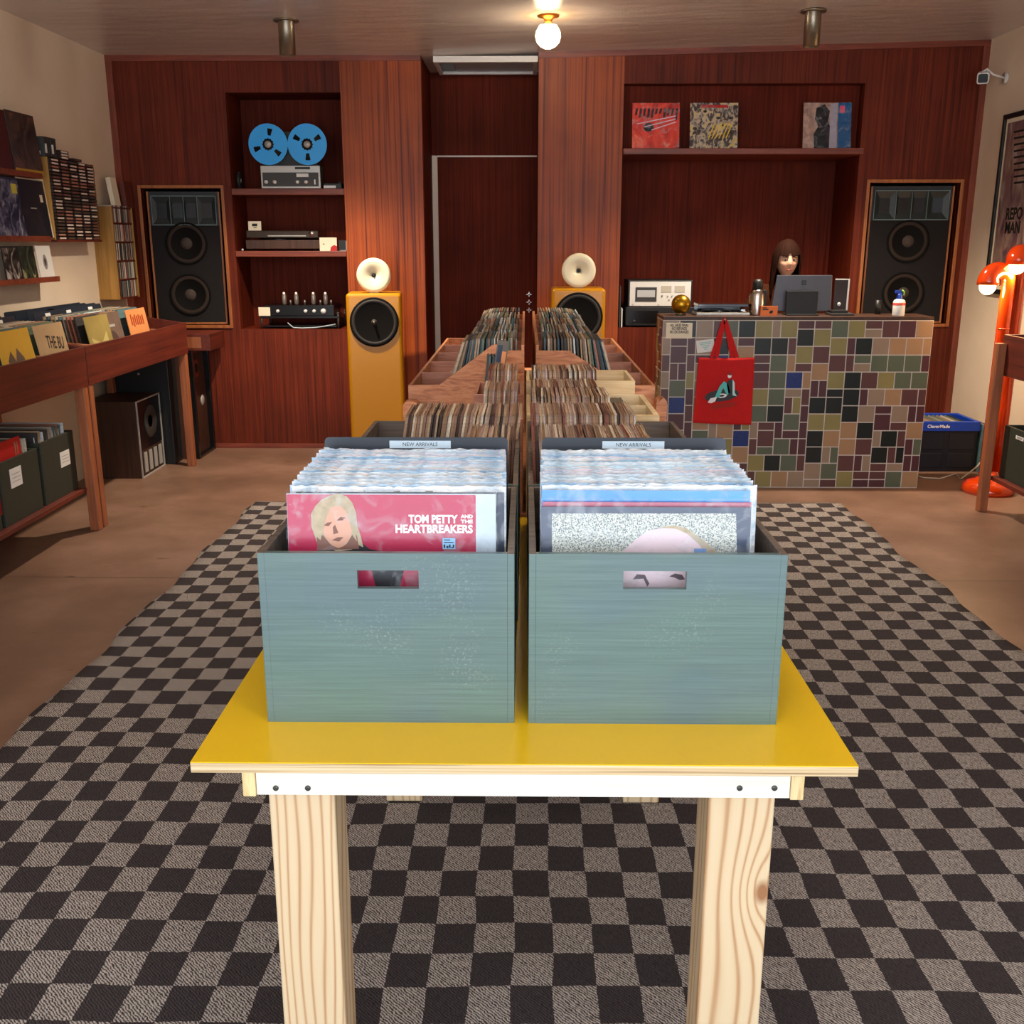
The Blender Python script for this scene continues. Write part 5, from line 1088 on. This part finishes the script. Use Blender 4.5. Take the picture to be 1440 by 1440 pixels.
wallrec(yy[1],1.2785,-2.745,lw,'small dark sleeve with pale streak in the middle of the lowest ledge',plain('green_black_print','#1e241e',.4),lambda t,w,y: MB().box(-w/2+.006,w/2-.006,y-.0005,y,.006,.174).build('dark_picture',M_m4,t),w=.18,h=.18,cat='single record',name='single_record')
wallrec(yy[2],1.2785,-2.745,lw,'small white sleeve with a grey emblem, rightmost on the lowest ledge',M_whitep,lambda t,w,y: MB().prism(ellipse(0,.09,.026,.042,16)+[],'xz',y-.0005,y).prism(ellipse(0,.09,.012,.022,14),'xz',y-.0008,y-.0005,1).build('grey_emblem',[plain('soft_grey_print','#8c8484',.5),M_dgrey],t),w=.18,h=.18,cat='single record',name='single_record')
# cassette rack
RX=-2.735; ya=at(77,300,X=RX).y; yb=at(140,300,X=RX).y; za_=1.492; zb_=1.952
t=thing('cassette_rack','ochre sided wall rack packed with dark cassettes','rack',(-2.8,(ya+yb)/2,za_))
MB().box(XL,RX-.012,ya,ya+.012,za_,zb_).build('side_board',M_ochre,t,bevel=.001); MB().box(XL,RX-.012,yb-.012,yb,za_,zb_).build('side_board',M_ochre,t,bevel=.001); MB().box(XL,XL+.01,ya+.012,yb-.012,za_,zb_).build('back_board',M_ochre,t); MB().box(XL,RX,ya,yb,za_-.012,za_).build('base_board',M_bin,t)
tapes=[]
for k,(c,l) in enumerate((('#2c221e','#dcc8b8'),('#3a2a24','#b07a66'),('#241c18','#54423a'),('#382a26','#e8d8c8'),('#2a2220','#7a4a40'))):
    tt=thing('cassette_tape','x','cassette'); MB().box(-.035,.035,0,.098,0,.0155).build('case',plain('tape_case_%d'%k,c,.4),tt); MB().box(.035,.0356,.015,.085,.003,.012).build('spine_label',plain('tape_label_%d'%k,l,.6,var=.3,vscale=60),tt); tapes.append([tt,0])
nr=24; ncol=5; pw=(yb-ya-.03)/ncol; ph=(zb_-za_-.002)/nr
sc5=pw/.102
for r_ in range(nr):
    for c_ in range(ncol):
        tp_=tapes[R.choices(range(5),[3,3,4,2,3])[0]]; o=put(tp_,(RX-.036+R.uniform(-.002,.002),ya+.015+c_*pw,za_+.001+r_*ph),(0,0,0),'cassette lying flat among the rows of the ochre cassette rack','cassettes in the wall rack'); o.scale=(1,sc5,1)
for i in range(3): o=put(tapes[3],(RX-.037,ya+.16+R.uniform(-.005,.005),zb_+.001+i*.0165),(0,0,0),'pale edged cassette in the small pile on top of the cassette rack','cassettes piled on the rack')
o=put(tapes[2],(RX-.037,ya+.34,zb_+.001),(0,0,0),'single dark cassette lying on top of the cassette rack at right','x'); del o['group']
for i in range(2):
    t=thing('cassette_box','clear boxed cassette standing on top of the ochre rack, %s'%('nearer the record ledges' if i==0 else 'nearer the small pile'),'cassette',(RX-.03,ya+.02+i*.07,zb_))
    MB().box(RX-.075,RX-.005,ya-.03+i*.085,ya+.04+i*.085,zb_+.0005,zb_+.108).build('case',M_dgrey,t,bevel=.001); MB().box(RX-.005,RX-.003,ya-.02+i*.085,ya+.0+i*.085,zb_+.02,zb_+.07).build('printed_label',M_whitep,t)
    MB().box(RX-.06,RX-.03,ya-.032+i*.085,ya-.03+i*.085,zb_+.01,zb_+.03).build('white_sticker',M_white,t)
# CD rack
RX=-2.715; ya=at(157,300,X=RX).y; yb=7.33; za_=1.105; zb_=1.705
t=thing('cd_rack','tall ochre wooden rack of compact discs next to the wall speaker','rack',(-2.78,(ya+yb)/2,za_))
MB().box(XL,RX,ya,ya+.014,za_,zb_).build('side_board',M_ochre,t,bevel=.001); MB().box(XL,RX,yb-.014,yb,za_,zb_).build('side_board',M_ochre,t,bevel=.001); MB().box(XL,XL+.008,ya+.014,yb-.014,za_,zb_).build('back_board',M_ochre,t)
zz=[za_+i*(zb_-za_-.012)/4.9 for i in range(6)]; zz=[za_+.0+i*.1225 for i in range(5)]
mb=None
for z in zz+[zb_-.012]: MB().box(XL+.008,RX-.004,ya+.014,yb-.014,z,z+.010).build('shelf_board',M_bin,t)
cds=[]
for k,c in enumerate(('#b3a596','#4a3a34','#8f3a2c','#d8cfc2','#5a6a66','#7d6a5a','#2a2624')):
    o=MB().box(-.06,.06,0,.0105,0,.1085).build('compact_disc',plain('disc_case_%d'%k,c,.35,var=.2,vscale=50)); tag(o,'x','compact disc'); cds.append([o,0])
for i,z in enumerate(zz[:4]+[zz[4]]):
    y=ya+.018
    while y<yb-.03:
        lab='compact disc standing on the %s shelf of the tall ochre rack'%['bottom','second lowest','middle','second highest','top'][i]
        put(cds[R.randrange(7)],(RX-.066+R.uniform(-.002,.001),y,z+.0105),(0,0,0),lab,'compact discs on the %s shelf'%['bottom','second lowest','middle','second highest','top'][i]); y+=.0122+ (R.random()<.08)*.006
t=wallrec(7.17,zb_+.0005,-2.76,.12,'pale leaning box edge on top of the tall compact disc rack',M_cream,None,w=.1,h=.19,cat='box',name='card_box',dep=.03)
t=wallrec(7.31,zb_+.0005,-2.73,.08,'dark red box leaning in the corner on top of the compact disc rack',M_bin,None,w=.12,h=.17,cat='box',name='card_box',dep=.03)
# ================================================================= RIGHT SIDE
t=thing('record_browser','stained record browser cut by the right edge of the photo','record browser',(2.62,5.0,0))
X0=2.62
MB().box(X0,X0+.016,3.9,5.70,.77,.99).build('front_board',M_bin,t,bevel=.002); MB().box(X0+.016,3.08,5.684,5.70,.77,.99).build('end_board',M_bin,t,bevel=.002); MB().box(X0+.016,3.08,3.9,5.684,.77,.784).build('floor_board',M_bin,t); MB().box(3.064,3.08,3.9,5.684,.784,1.02).build('back_board',M_bin,t)
MB().box(X0-.05,X0-.002,5.64,5.69,0,.945).build('leg',M_binleg,t,bevel=.004); MB().box(3.03,3.08,5.64,5.69,0,.77).build('leg',M_binleg,t,bevel=.003); MB().box(X0-.05,X0-.002,3.95,4.0,0,.945).build('leg',M_binleg,t,bevel=.003)
MB().box(X0-.0,3.08,3.95,5.66,.185,.208).build('low_shelf',M_bin,t,bevel=.002)
gbox(2.66,3.03,5.26,5.64,.2085,.50,'dark green box with small white label under the right edge browser',lrect(1429,612,1439,621,2.659),-1)
# floor lamp
M_bulbmat=M_bulb2
t=thing('floor_lamp','glossy orange floor lamp with two curved tubes and lit bulbs','floor lamp',(2.83,6.2,0))
by=6.2; bc=at(1385,685,Z=0.03); bx=2.83; by=bc.y
MB().lathe([(.148,0),(.152,.02),(.146,.05),(.12,.075),(.08,.085),(.055,.10),(.045,.13)],(bx,by,0.0),'z',48).build('base',M_orange,t)
def arm(px,py,base,label,ly,hoff):
    # riser then arc forwards/left ending in a down-turned head
    top=at(px,py,Y=ly); x0=base[0]; y0=base[1]
    zt=top.z; pts=[(x0,y0,.09),(x0,y0,zt*.5),(x0,y0,zt-.10)]
    hx=hoff
    for k in range(1,13):
        a=PI*k/12; pts.append((x0-hx/2+hx/2*math.cos(a),y0,zt-.10+.075*math.sin(a)*1.0))
    pts.append((x0-hx,y0,zt-.125))
    r_=[.040]*3+[.040+.018*(k/12)**1.3*1.2 for k in range(1,13)]+[.060]
    MB().tube(pts,r_,24).build('arm',M_orange,t)
    MB().ball((x0-hx,y0,zt-.125),.052,n=24,sc3=(1,1,.95)).build('bulb',M_bulbmat,t)
    return (x0-hx,y0,zt-.125)
# pixels: left head x 1370-1395 top 378 ; right head centre 1425 top 350
l1=at(1385,378,Y=by); l2=at(1425,352,Y=by)
s1=at(1418,420,Y=by); s2=at(1432,420,Y=by)
def tubearm(xs,yb_,ztop,xh,zh,ys=0,rt=.036,rh=.060,axis=(1,0)):
    # stem at xs, highest point ztop, head bulb at xh,zh
    R_=abs(xs-xh)/2; cx=(xs+xh)/2; pts=[(xs,yb_,.08),(xs,yb_,.5),(xs,yb_,ztop-R_-rt)]; n=14; rr_=[rt]*3
    for k in range(1,n+1):
        a=PI*k/n; pts.append((cx+(xs-cx)*math.cos(a),yb_+ys*k/n,ztop-R_-rt+(R_)*math.sin(a))); rr_.append(rt+(rh-rt)*(k/n)**1.0)
    pts.append((xh,yb_+ys,ztop-R_-rt-.02)); rr_.append(rh)
    MB().tube(pts,rr_,24).build('arm',M_orange,t)
    MB().ball((xh,yb_+ys,ztop-R_-rt-.03),.045,n=24).build('bulb',M_bulbmat,t); return Vector((xh,yb_+ys,ztop-R_-rt-.03))
zt1=at(1400,371,Y=by).z; b1=tubearm(s1.x-.012,by,zt1,at(1387,400,Y=by).x,0,ys=-.02)
zt2=at(1425,349,Y=by).z; b2_=tubearm(s2.x+.03,by+.07,zt2+.01,at(1424,370,Y=by).x-.0,0,ys=-.13,rh=.062)
for nm,z in (('joint_ring',.80),): 
    mb=MB(); mb.lathe([(.0375,0),(.0385,.004),(.0375,.008)],(s1.x-.012,by,at(1410,463,Y=by).z),'z',24); mb.build(nm,M_orange,t)
# poster
PXX=3.075; a=at(1412,162,X=PXX); 
py1=a.y; pzt=a.z; pzb=at(1388,412,X=PXX).z; py0=py1-.90
t=thing('framed_poster','large black framed film poster on the right wall above the orange lamp','poster',(3.09,(py0+py1)/2,(pzt+pzb)/2))
w=.03
mb=MB(); mb.box(3.07,3.10,py0,py0+w,pzb,pzt).box(3.07,3.10,py1-w,py1,pzb,pzt).box(3.07,3.10,py0+w,py1-w,pzb,pzb+w).box(3.07,3.10,py0+w,py1-w,pzt-w,pzt); mb.build('frame',M_black,t,bevel=.002)
MB().box(3.085,3.10,py0+w,py1-w,pzb+w,pzt-w).build('mount',M_cream,t)
m,nt,b=new('murky_poster_print'); nz=nt.nodes.new('ShaderNodeTexNoise'); nz.inputs['Scale'].default_value=6; nz.inputs['Detail'].default_value=6; nz.inputs['Distortion'].default_value=1.2; nt.links.new(coords(nt,(1,2,.8)).outputs[0],nz.inputs['Vector']); rp=ramp(nt,[(.3,'#4a3640'),(.45,'#75545a'),(.6,'#927c6c'),(.75,'#aca0ac')]); nt.links.new(nz.outputs['Fac'],rp.inputs[0]); nt.links.new(rp.outputs[0],b.inputs['Base Color']); b.inputs['Roughness'].default_value=.3
MB().box(3.0835,3.085,py0+w+.025,py1-w-.025,pzb+w+.025,pzt-w-.025).build('printed_sheet',m,t)
c=at(1425,311,X=3.083); text('poster_lettering','REPO\nMAN',M_ink,t,(3.082,c.y,c.z),.10,rot=(PI/2,0,-PI/2),sx=.95,bold=.003)
mb=MB()
for k in range(9): c=at(1430,185+k*9,X=3.083); mb.box(3.0825,3.0835,c.y-.16,c.y+.04,c.z-.006,c.z+.006)
mb.build('small_print_lines',M_ink,t)
# blue crate
cz=at(1373,655,Z=0); yc=6.70
t=thing('plastic_crate','black folding crate with a blue rim right of the tiled counter','crate',(2.78,6.8,0))
x0c,x1c=2.50,at(1372,640,Y=yc).x; zc1=at(1340,593,Y=yc).z; zc0=at(1340,606,Y=yc).z
MB().box(x0c,x1c,yc,yc+.02,0,zc0).box(x0c,x1c,7.03,7.05,0,zc0).box(x0c,x0c+.02,yc+.02,7.03,0,zc0).box(x1c-.02,x1c,yc+.02,7.03,0,zc0).box(x0c+.02,x1c-.02,yc+.02,7.03,0,.02).build('body',M_dblue,t,bevel=.003)
mb=MB(); xm=(x0c+.08+x1c)/2
for (a_,b_) in ((x0c+.03,xm-.02),(xm+.02,x1c-.02)):
    for (c_,d_) in ((.03,zc0/2-.012),(zc0/2+.012,zc0-.015)): mb.box(a_,b_,yc-.006,yc,c_,d_)
mb.build('wall_ribs',M_dblue,t,bevel=.003)
MB().box(x0c-.008,x1c+.008,yc-.010,yc+.02,zc0,zc1).box(x0c-.008,x1c+.008,7.03,7.06,zc0,zc1).box(x0c-.008,x0c+.02,yc+.02,7.03,zc0,zc1).box(x1c-.02,x1c+.008,yc+.02,7.03,zc0,zc1).build('blue_rim',M_bluep,t,bevel=.003)
c=at(1320,600,Y=yc-.01); text('rim_lettering','CleverMade',M_wp,t,(c.x,yc-.0108,(zc0+zc1)/2),.03,sx=1.0,bold=.0006)
for k in range(9):
    o=copy_tree(lproto[R.randrange(len(lproto))][0]); o.location=(x0c+.12+k*.028,yc+.025,.0215); o.rotation_euler=(0,.25,0); o['label']='record leaning inside the blue rimmed crate'; o['group']='records in the blue rimmed crate'
for k in range(5):
    o=copy_tree(lproto[(k*3+5)%len(lproto)][0]); o.location=(3.055-k*.012,6.66,.002); o.rotation_euler=(0,-.0,0); o['label']='record standing on the floor between blue rimmed crate and right wall'; o['group']='records between crate and wall'
o=MB().tube([at(1286,668,Z=.006),at(1300,672,Z=.006),at(1322,673,Z=.006),at(1345,666,Z=.006),(2.80,6.45,.006),(2.97,6.62,.05),(3.03,6.64,.12)],.005).build('floor_cable',M_cable); tag(o,'white cable looping across the floor beside the tiled counter','cable')
# security camera
c=at(1380,110,Y=7.15); t=thing('security_camera','white security camera with black face at the top of right wall','camera',(3.09,7.1,c.z))
from mathutils import Euler
dirv=Vector((-.45,-1,-.25)).normalized(); q=dirv.to_track_quat('-Y','Z').to_matrix()
hd=Vector((c.x,7.12,c.z))
mb=MB(); mb.prism(rrect(-.036,.036,-.034,.034,.014),'xz',-.05,.05); 
for i,v in enumerate(mb.v): mb.v[i]=q@v+hd
mb.build('housing',M_whitep,t,bevel=.003)
mb=MB(); mb.prism(rrect(-.029,.029,-.027,.027,.012),'xz',-.0525,-.05); 
for i,v in enumerate(mb.v): mb.v[i]=q@v+hd
mb.build('black_face',M_bgloss,t)
MB().tube([hd+Vector((0,.03,.034)),hd+Vector((.03,.03,.055)),hd+Vector((.07,.02,.02)),(3.085,hd.y+.02,hd.z)],.007).build('bracket_arm',M_whitep,t); MB().lathe([(.034,0),(.034,.012)],(3.086,hd.y+.02,hd.z),'x',20).build('wall_plate',M_whitep,t)
# ================================================================= CEILING LIGHTS
p=at(771,22,Z=2.712); t=thing('ceiling_bulb','lit round ceiling bulb on an orange brass rose','ceiling light',(p.x,p.y,2.70)); bulbc=Vector((p.x,p.y,0))
pz=2.695+.09*(p.x+.7)/3.9
MB().lathe([(.062,pz),(.062,pz-.008),(.03,pz-.014),(.02,pz-.03),(.02,pz-.05)],(p.x,p.y,0),'z',32).build('brass_rose',plain('orange_brass','#b8762c',.3,metal=.8),t)
zb0=at(771,50,Y=p.y).z
mb=MB(); mb.lathe([(.018,pz-.045),(.024,pz-.06),(.05,zb0+.052),(.068,zb0+.02),(.072,zb0-.004),(.064,zb0-.035),(.042,zb0-.058),(.018,zb0-.069),(.0001,zb0-.071)],(p.x,p.y,0),'z',32); mb.build('globe',M_bulb,t)
bulbpos=Vector((p.x,p.y,zb0))
for px,py,lab,pyb in ((402,27,'brass ceiling downlight tube above the left niche',78),(1144,15,'brass ceiling downlight tube above the long high shelf',66)):
    p=at(px,py,Z=2.70 if px<700 else 2.745); zc=(2.70 if p.x<-.7 else 2.695+.09*(p.x+.7)/3.9); zb_=at(px,pyb,Y=p.y).z
    t=thing('downlight',lab,'ceiling light',(p.x,p.y,zc)); MB().lathe([(.072,zc),(.072,zc-.012),(.06,zc-.014)],(p.x,p.y,0),'z',28).build('ceiling_plate',M_brass,t); MB().lathe([(.046,zc-.013),(.046,zb_),(.042,zb_),(.042,zc-.03)],(p.x,p.y,0),'z',28,cap=False).build('tube',M_brass,t)
# ================================================================= PERSON
t=thing('person','person with brown fringe and rust jacket sitting behind the monitor','person',(1.72,7.0,0))
hx,hy,hz=1.712,6.93,1.362
# body: one skin surface
def skin(name,verts,edges,rad,mat,parent,root=0,sub=2):
    me=bpy.data.meshes.new(name); off=LOC[parent.name]; me.from_pydata([tuple(Vector(v)-off) for v in verts],edges,[]); me.materials.append(mat)
    o=bpy.data.objects.new(name,me); sc.collection.objects.link(o); o.parent=parent; LOC[o.name]=off.copy()
    sk=o.modifiers.new('skin','SKIN'); sk.use_smooth_shade=True
    for i,v in enumerate(me.skin_vertices[0].data): v.radius=rad[i] if isinstance(rad[i],tuple) else (rad[i],rad[i]); v.use_root=(i==root)
    s=o.modifiers.new('sub','SUBSURF'); s.levels=sub; s.render_levels=sub; return o
bx,by_=1.712,7.02
V=[(bx,by_,.52),(bx,by_,.70),(bx,by_-.01,.90),(bx,by_-.02,1.05),(bx,by_-.03,1.15),(hx,hy+.04,1.23),
 (bx-.14,by_-.03,1.145),(bx-.215,by_-.06,1.07),(bx-.24,by_-.06,.86),(bx-.18,by_-.26,.80),
 (bx+.14,by_-.03,1.145),(bx+.215,by_-.06,1.07),(bx+.24,by_-.06,.86),(bx+.18,by_-.26,.80),
 (bx-.10,by_-.05,.50),(bx-.12,by_-.36,.50),(bx-.12,by_-.33,.10),(bx+.10,by_-.05,.50),(bx+.12,by_-.36,.50),(bx+.12,by_-.33,.10)]
E=[(0,1),(1,2),(2,3),(3,4),(4,5),(3,6),(6,7),(7,8),(8,9),(3,10),(10,11),(11,12),(12,13),(0,14),(14,15),(15,16),(0,17),(17,18),(18,19)]
rd_=[(.14,.11),(.12,.095),(.135,.10),(.15,.10),(.075,.07),(.045,.045),.075,.06,.048,.038,.075,.06,.048,.038,.085,.068,.045,.085,.068,.045]
body=skin('body',V,E,rd_,M_jacket,t)
body['label']='rust brown jacket and trousers'
# legs stop at ankles: shoes
for sx in (-1,1): MB().ball((bx+.12*sx,by_-.37,.045),.05,sc3=(.9,1.9,.85)).build('shoe',M_black,t)
skin('neck',[(hx,hy+.045,1.16),(hx,hy+.035,1.21),(hx,hy+.015,1.27)],[(0,1),(1,2)],[.05,.046,.046],M_skin,t)
def hand(sx):
    wx,wy,wz=bx+.18*sx,by_-.26,.80; V=[(wx,wy,wz),(wx-.005*sx,wy-.035,wz),(wx-.008*sx,wy-.07,wz-.002)]; E=[(0,1),(1,2)]; rr_=[.024,.030,.032]
    for k,(dx,l) in enumerate(((-.026,.062),(-.009,.072),(.009,.068),(.026,.054))):
        b0=len(V); V+=[(wx-.008*sx+dx,wy-.085,wz),(wx-.008*sx+dx*1.15,wy-.085-l*.5,wz-.004),(wx-.008*sx+dx*1.2,wy-.085-l,wz-.022)]; E+=[(2,b0),(b0,b0+1),(b0+1,b0+2)]; rr_+=[.0095,.0088,.0075]
    b0=len(V); V+=[(wx-.035*sx,wy-.05,wz-.004),(wx-.055*sx,wy-.085,wz-.014)]; E+=[(1,b0),(b0,b0+1)]; rr_+=[.011,.009]
    skin('hand',V,E,rr_,M_skin,t)
hand(-1); hand(1)
# head
def headf():
    mb=MB(); n=32;m_=24; vs=[];fs=[]
    for i in range(m_+1):
        th=PI*i/m_
        for k in range(n):
            a=2*PI*k/n; x=math.sin(th)*math.cos(a); y=math.sin(th)*math.sin(a); z=math.cos(th)
            w=.070*(1-.28*max(0,-z)**1.3); dpt=.088; X=x*w; Y=y*dpt; Z=z*.110
            if y<0:   # face side
                g=lambda cx,cz,sx_,sz_: math.exp(-((X-cx)/sx_)**2-((Z-cz)/sz_)**2)
                f=-y
                Y-=f*(.026*g(0,-.022,.010,.020)+.012*g(0,.0,.008,.022))   # nose
                Y+=f*(.010*g(-.029,.006,.016,.012)+.010*g(.029,.006,.016,.012))  # sockets
                Y-=f*(.006*g(0,-.062,.022,.010)+.009*g(0,-.092,.020,.014)) # lips, chin
                Y-=f*(.005*g(-.04,-.025,.018,.018)+.005*g(.04,-.025,.018,.018)) #cheeks
            vs.append((hx+X,hy+Y,hz+Z))
    for i in range(m_):
        for k in range(n): k2=(k+1)%n; fs.append((i*n+k,(i+1)*n+k,(i+1)*n+k2,i*n+k2))
    mb.add(vs,fs,0,True); return mb
hd_=headf().build('head',M_skin,t)
for sx in (-1,1):
    e=MB().ball((hx+sx*.028,hy-.0715,hz+.002),.0105,sc3=(1.25,.6,.5)).build('eye',plain('eye_white','#e8dfd6',.3),hd_); MB().ball((hx+sx*.028-.001,hy-.078,hz+.003),.0058,sc3=(1,.35,1)).build('iris',M_bk,hd_)
    MB().tube([(hx+sx*.014,hy-.083,hz+.020),(hx+sx*.028,hy-.084,hz+.024),(hx+sx*.044,hy-.074,hz+.019)],[.002,.0028,.0015],8).build('eyebrow',M_hair,hd_)
    MB().ball((hx+sx*.068,hy+.005,hz-.008),.018,sc3=(.4,.7,1.2)).build('ear',M_skin,hd_)
MB().tube([(hx-.021,hy-.079,hz-.062),(hx-.008,hy-.0905,hz-.060),(hx,hy-.091,hz-.0615),(hx+.008,hy-.0905,hz-.060),(hx+.021,hy-.079,hz-.062)],[.001,.0042,.0045,.0042,.001],8).build('mouth',M_lips,hd_)
# hair: cap, curtain sides and fringe
mb=MB(); n=72;m_=26;vs=[];fs=[]
hr=random.Random(4); jt=[hr.uniform(-1,1) for _ in range(n+1)]; jt[-1]=jt[0]
for i in range(m_+1):
    u=i/m_
    for k in range(n+1):
        a=(2*PI)*k/n; fr=-math.sin(a); cc=math.cos(a)
        if fr>.62: end=.034-.010*(1-abs(cc)/.78)+.005*jt[k]+(.022 if abs(cc)<.10 else 0)
        elif fr>.40: end=.01-.22*(.62-fr)/.22
        else: end=-.24+.01*jt[k]
        ztop=.136; z=ztop+(end-ztop)*u
        rr_=math.sqrt(max(0,1-(max(0,z)/.136)**2)) if z>0 else 1.0+.10*min(1,-z/.2)
        j=.0030*jt[k]*min(1,u*2)
        X=cc*(.089*rr_+j); Y=math.sin(a)*(.106*rr_+j)
        if z<-.04 and Y<0: Y*=.72
        vs.append((hx+X,hy+.008+Y,hz+z))
for i in range(m_):
    for k in range(n): fs.append((i*(n+1)+k,(i+1)*(n+1)+k,(i+1)*(n+1)+k+1,i*(n+1)+k+1))
mb.add(vs,fs,0,True); mb.build('hair',M_hair,hd_,solid=.005)
# stool
t=thing('stool','dark round stool hidden under the person behind the counter','stool',(bx,by_,0)); MB().lathe([(.17,.345),(.18,.355),(.18,.37),(.16,.385)],(bx,by_+.03,0),'z',28).build('seat',M_black,t); MB().cyl((bx,by_+.03,.02),.025,.325,'z',14).build('post',M_dgrey,t); MB().cyl((bx,by_+.03,0),.2,.02,'z',28).build('base',M_dgrey,t)
# ================================================================= LIGHT
def area(name,loc,rot,sx,sy,pw_,col):
    l=bpy.data.lights.new(name,'AREA'); l.shape='RECTANGLE'; l.size=sx; l.size_y=sy; l.energy=pw_; l.color=col; o=bpy.data.objects.new(name,l); sc.collection.objects.link(o); o.location=loc; o.rotation_euler=rot; return o
def pt(name,loc,pw_,col,r=.05):
    l=bpy.data.lights.new(name,'POINT'); l.energy=pw_; l.color=col; l.shadow_soft_size=r; o=bpy.data.objects.new(name,l); sc.collection.objects.link(o); o.location=loc; return o
area('shop_window_daylight',(0.1,-1.5,1.45),(PI/2,0,0),4.6,2.3,52,(.88,.94,1.0))
pt('bulb_light',bulbpos,190,(1,.86,.70),.07)
for x,y in ((.12,2.9),(.12,.9),(-1.9,2.9),(2.0,2.9)):  # pendants added out of view as warm fill for ceiling and room
    cz=2.70 if x<-.7 else 2.695+.09*(x+.7)/3.9
    t=thing('ceiling_bulb','added pendant fill bulb out of view nearer the shop window','ceiling light',(x,y,cz),'added fill bulbs near the window')
    MB().lathe([(.062,cz),(.062,cz-.008),(.03,cz-.014),(.02,cz-.03),(.02,cz-.05)],(x,y,0),'z',24).build('brass_rose',MATS['orange_brass'],t)
    MB().cyl((x,y,2.31),.006,cz-.05-2.31,'z',10).build('cord',M_black,t); MB().ball((x,y,2.25),.072).build('globe',M_bulb,t); pt('bulb_light',(x,y,2.25),85,(1,.91,.82),.073)
for px,py,pyb in ((402,27,78),(1144,15,66)):
    p=at(px,py,Z=2.70 if px<700 else 2.745); l=bpy.data.lights.new('downlight_lamp','SPOT'); l.energy=150; l.color=(1,.84,.66); l.spot_size=2.2; l.spot_blend=.8; l.shadow_soft_size=.04
    o=bpy.data.objects.new('downlight_lamp',l); sc.collection.objects.link(o); o.location=(p.x,p.y,at(px,pyb,Y=p.y).z-.005)
pt('lamp_light',b1-Vector((0,0,.06)),3.5,(1,.66,.32),.045); pt('lamp_light',b2_-Vector((0,0,.06)),3.5,(1,.66,.32),.045)
w=bpy.data.worlds.new('world'); sc.world=w; w.use_nodes=True; w.node_tree.nodes['Background'].inputs[0].default_value=(.75,.85,1,1); w.node_tree.nodes['Background'].inputs[1].default_value=.9
sc.view_settings.view_transform='Standard'; sc.view_settings.look='None'; sc.view_settings.exposure=1.0; sc.view_settings.gamma=1; sc.view_settings.use_curve_mapping=False
sc.cycles.max_bounces=8; sc.cycles.transparent_max_bounces=12
# unused prototypes are removed; used ones keep their place
for lst in (protos,sprotos,lproto,cds,tapes,[tp,dproto]):
    for pr in lst:
        if pr[1]==0:
            for ch in list(pr[0].children_recursive): bpy.data.objects.remove(ch)
            bpy.data.objects.remove(pr[0])
# a single reel window per label: every object tagged 'x' would be a leftover
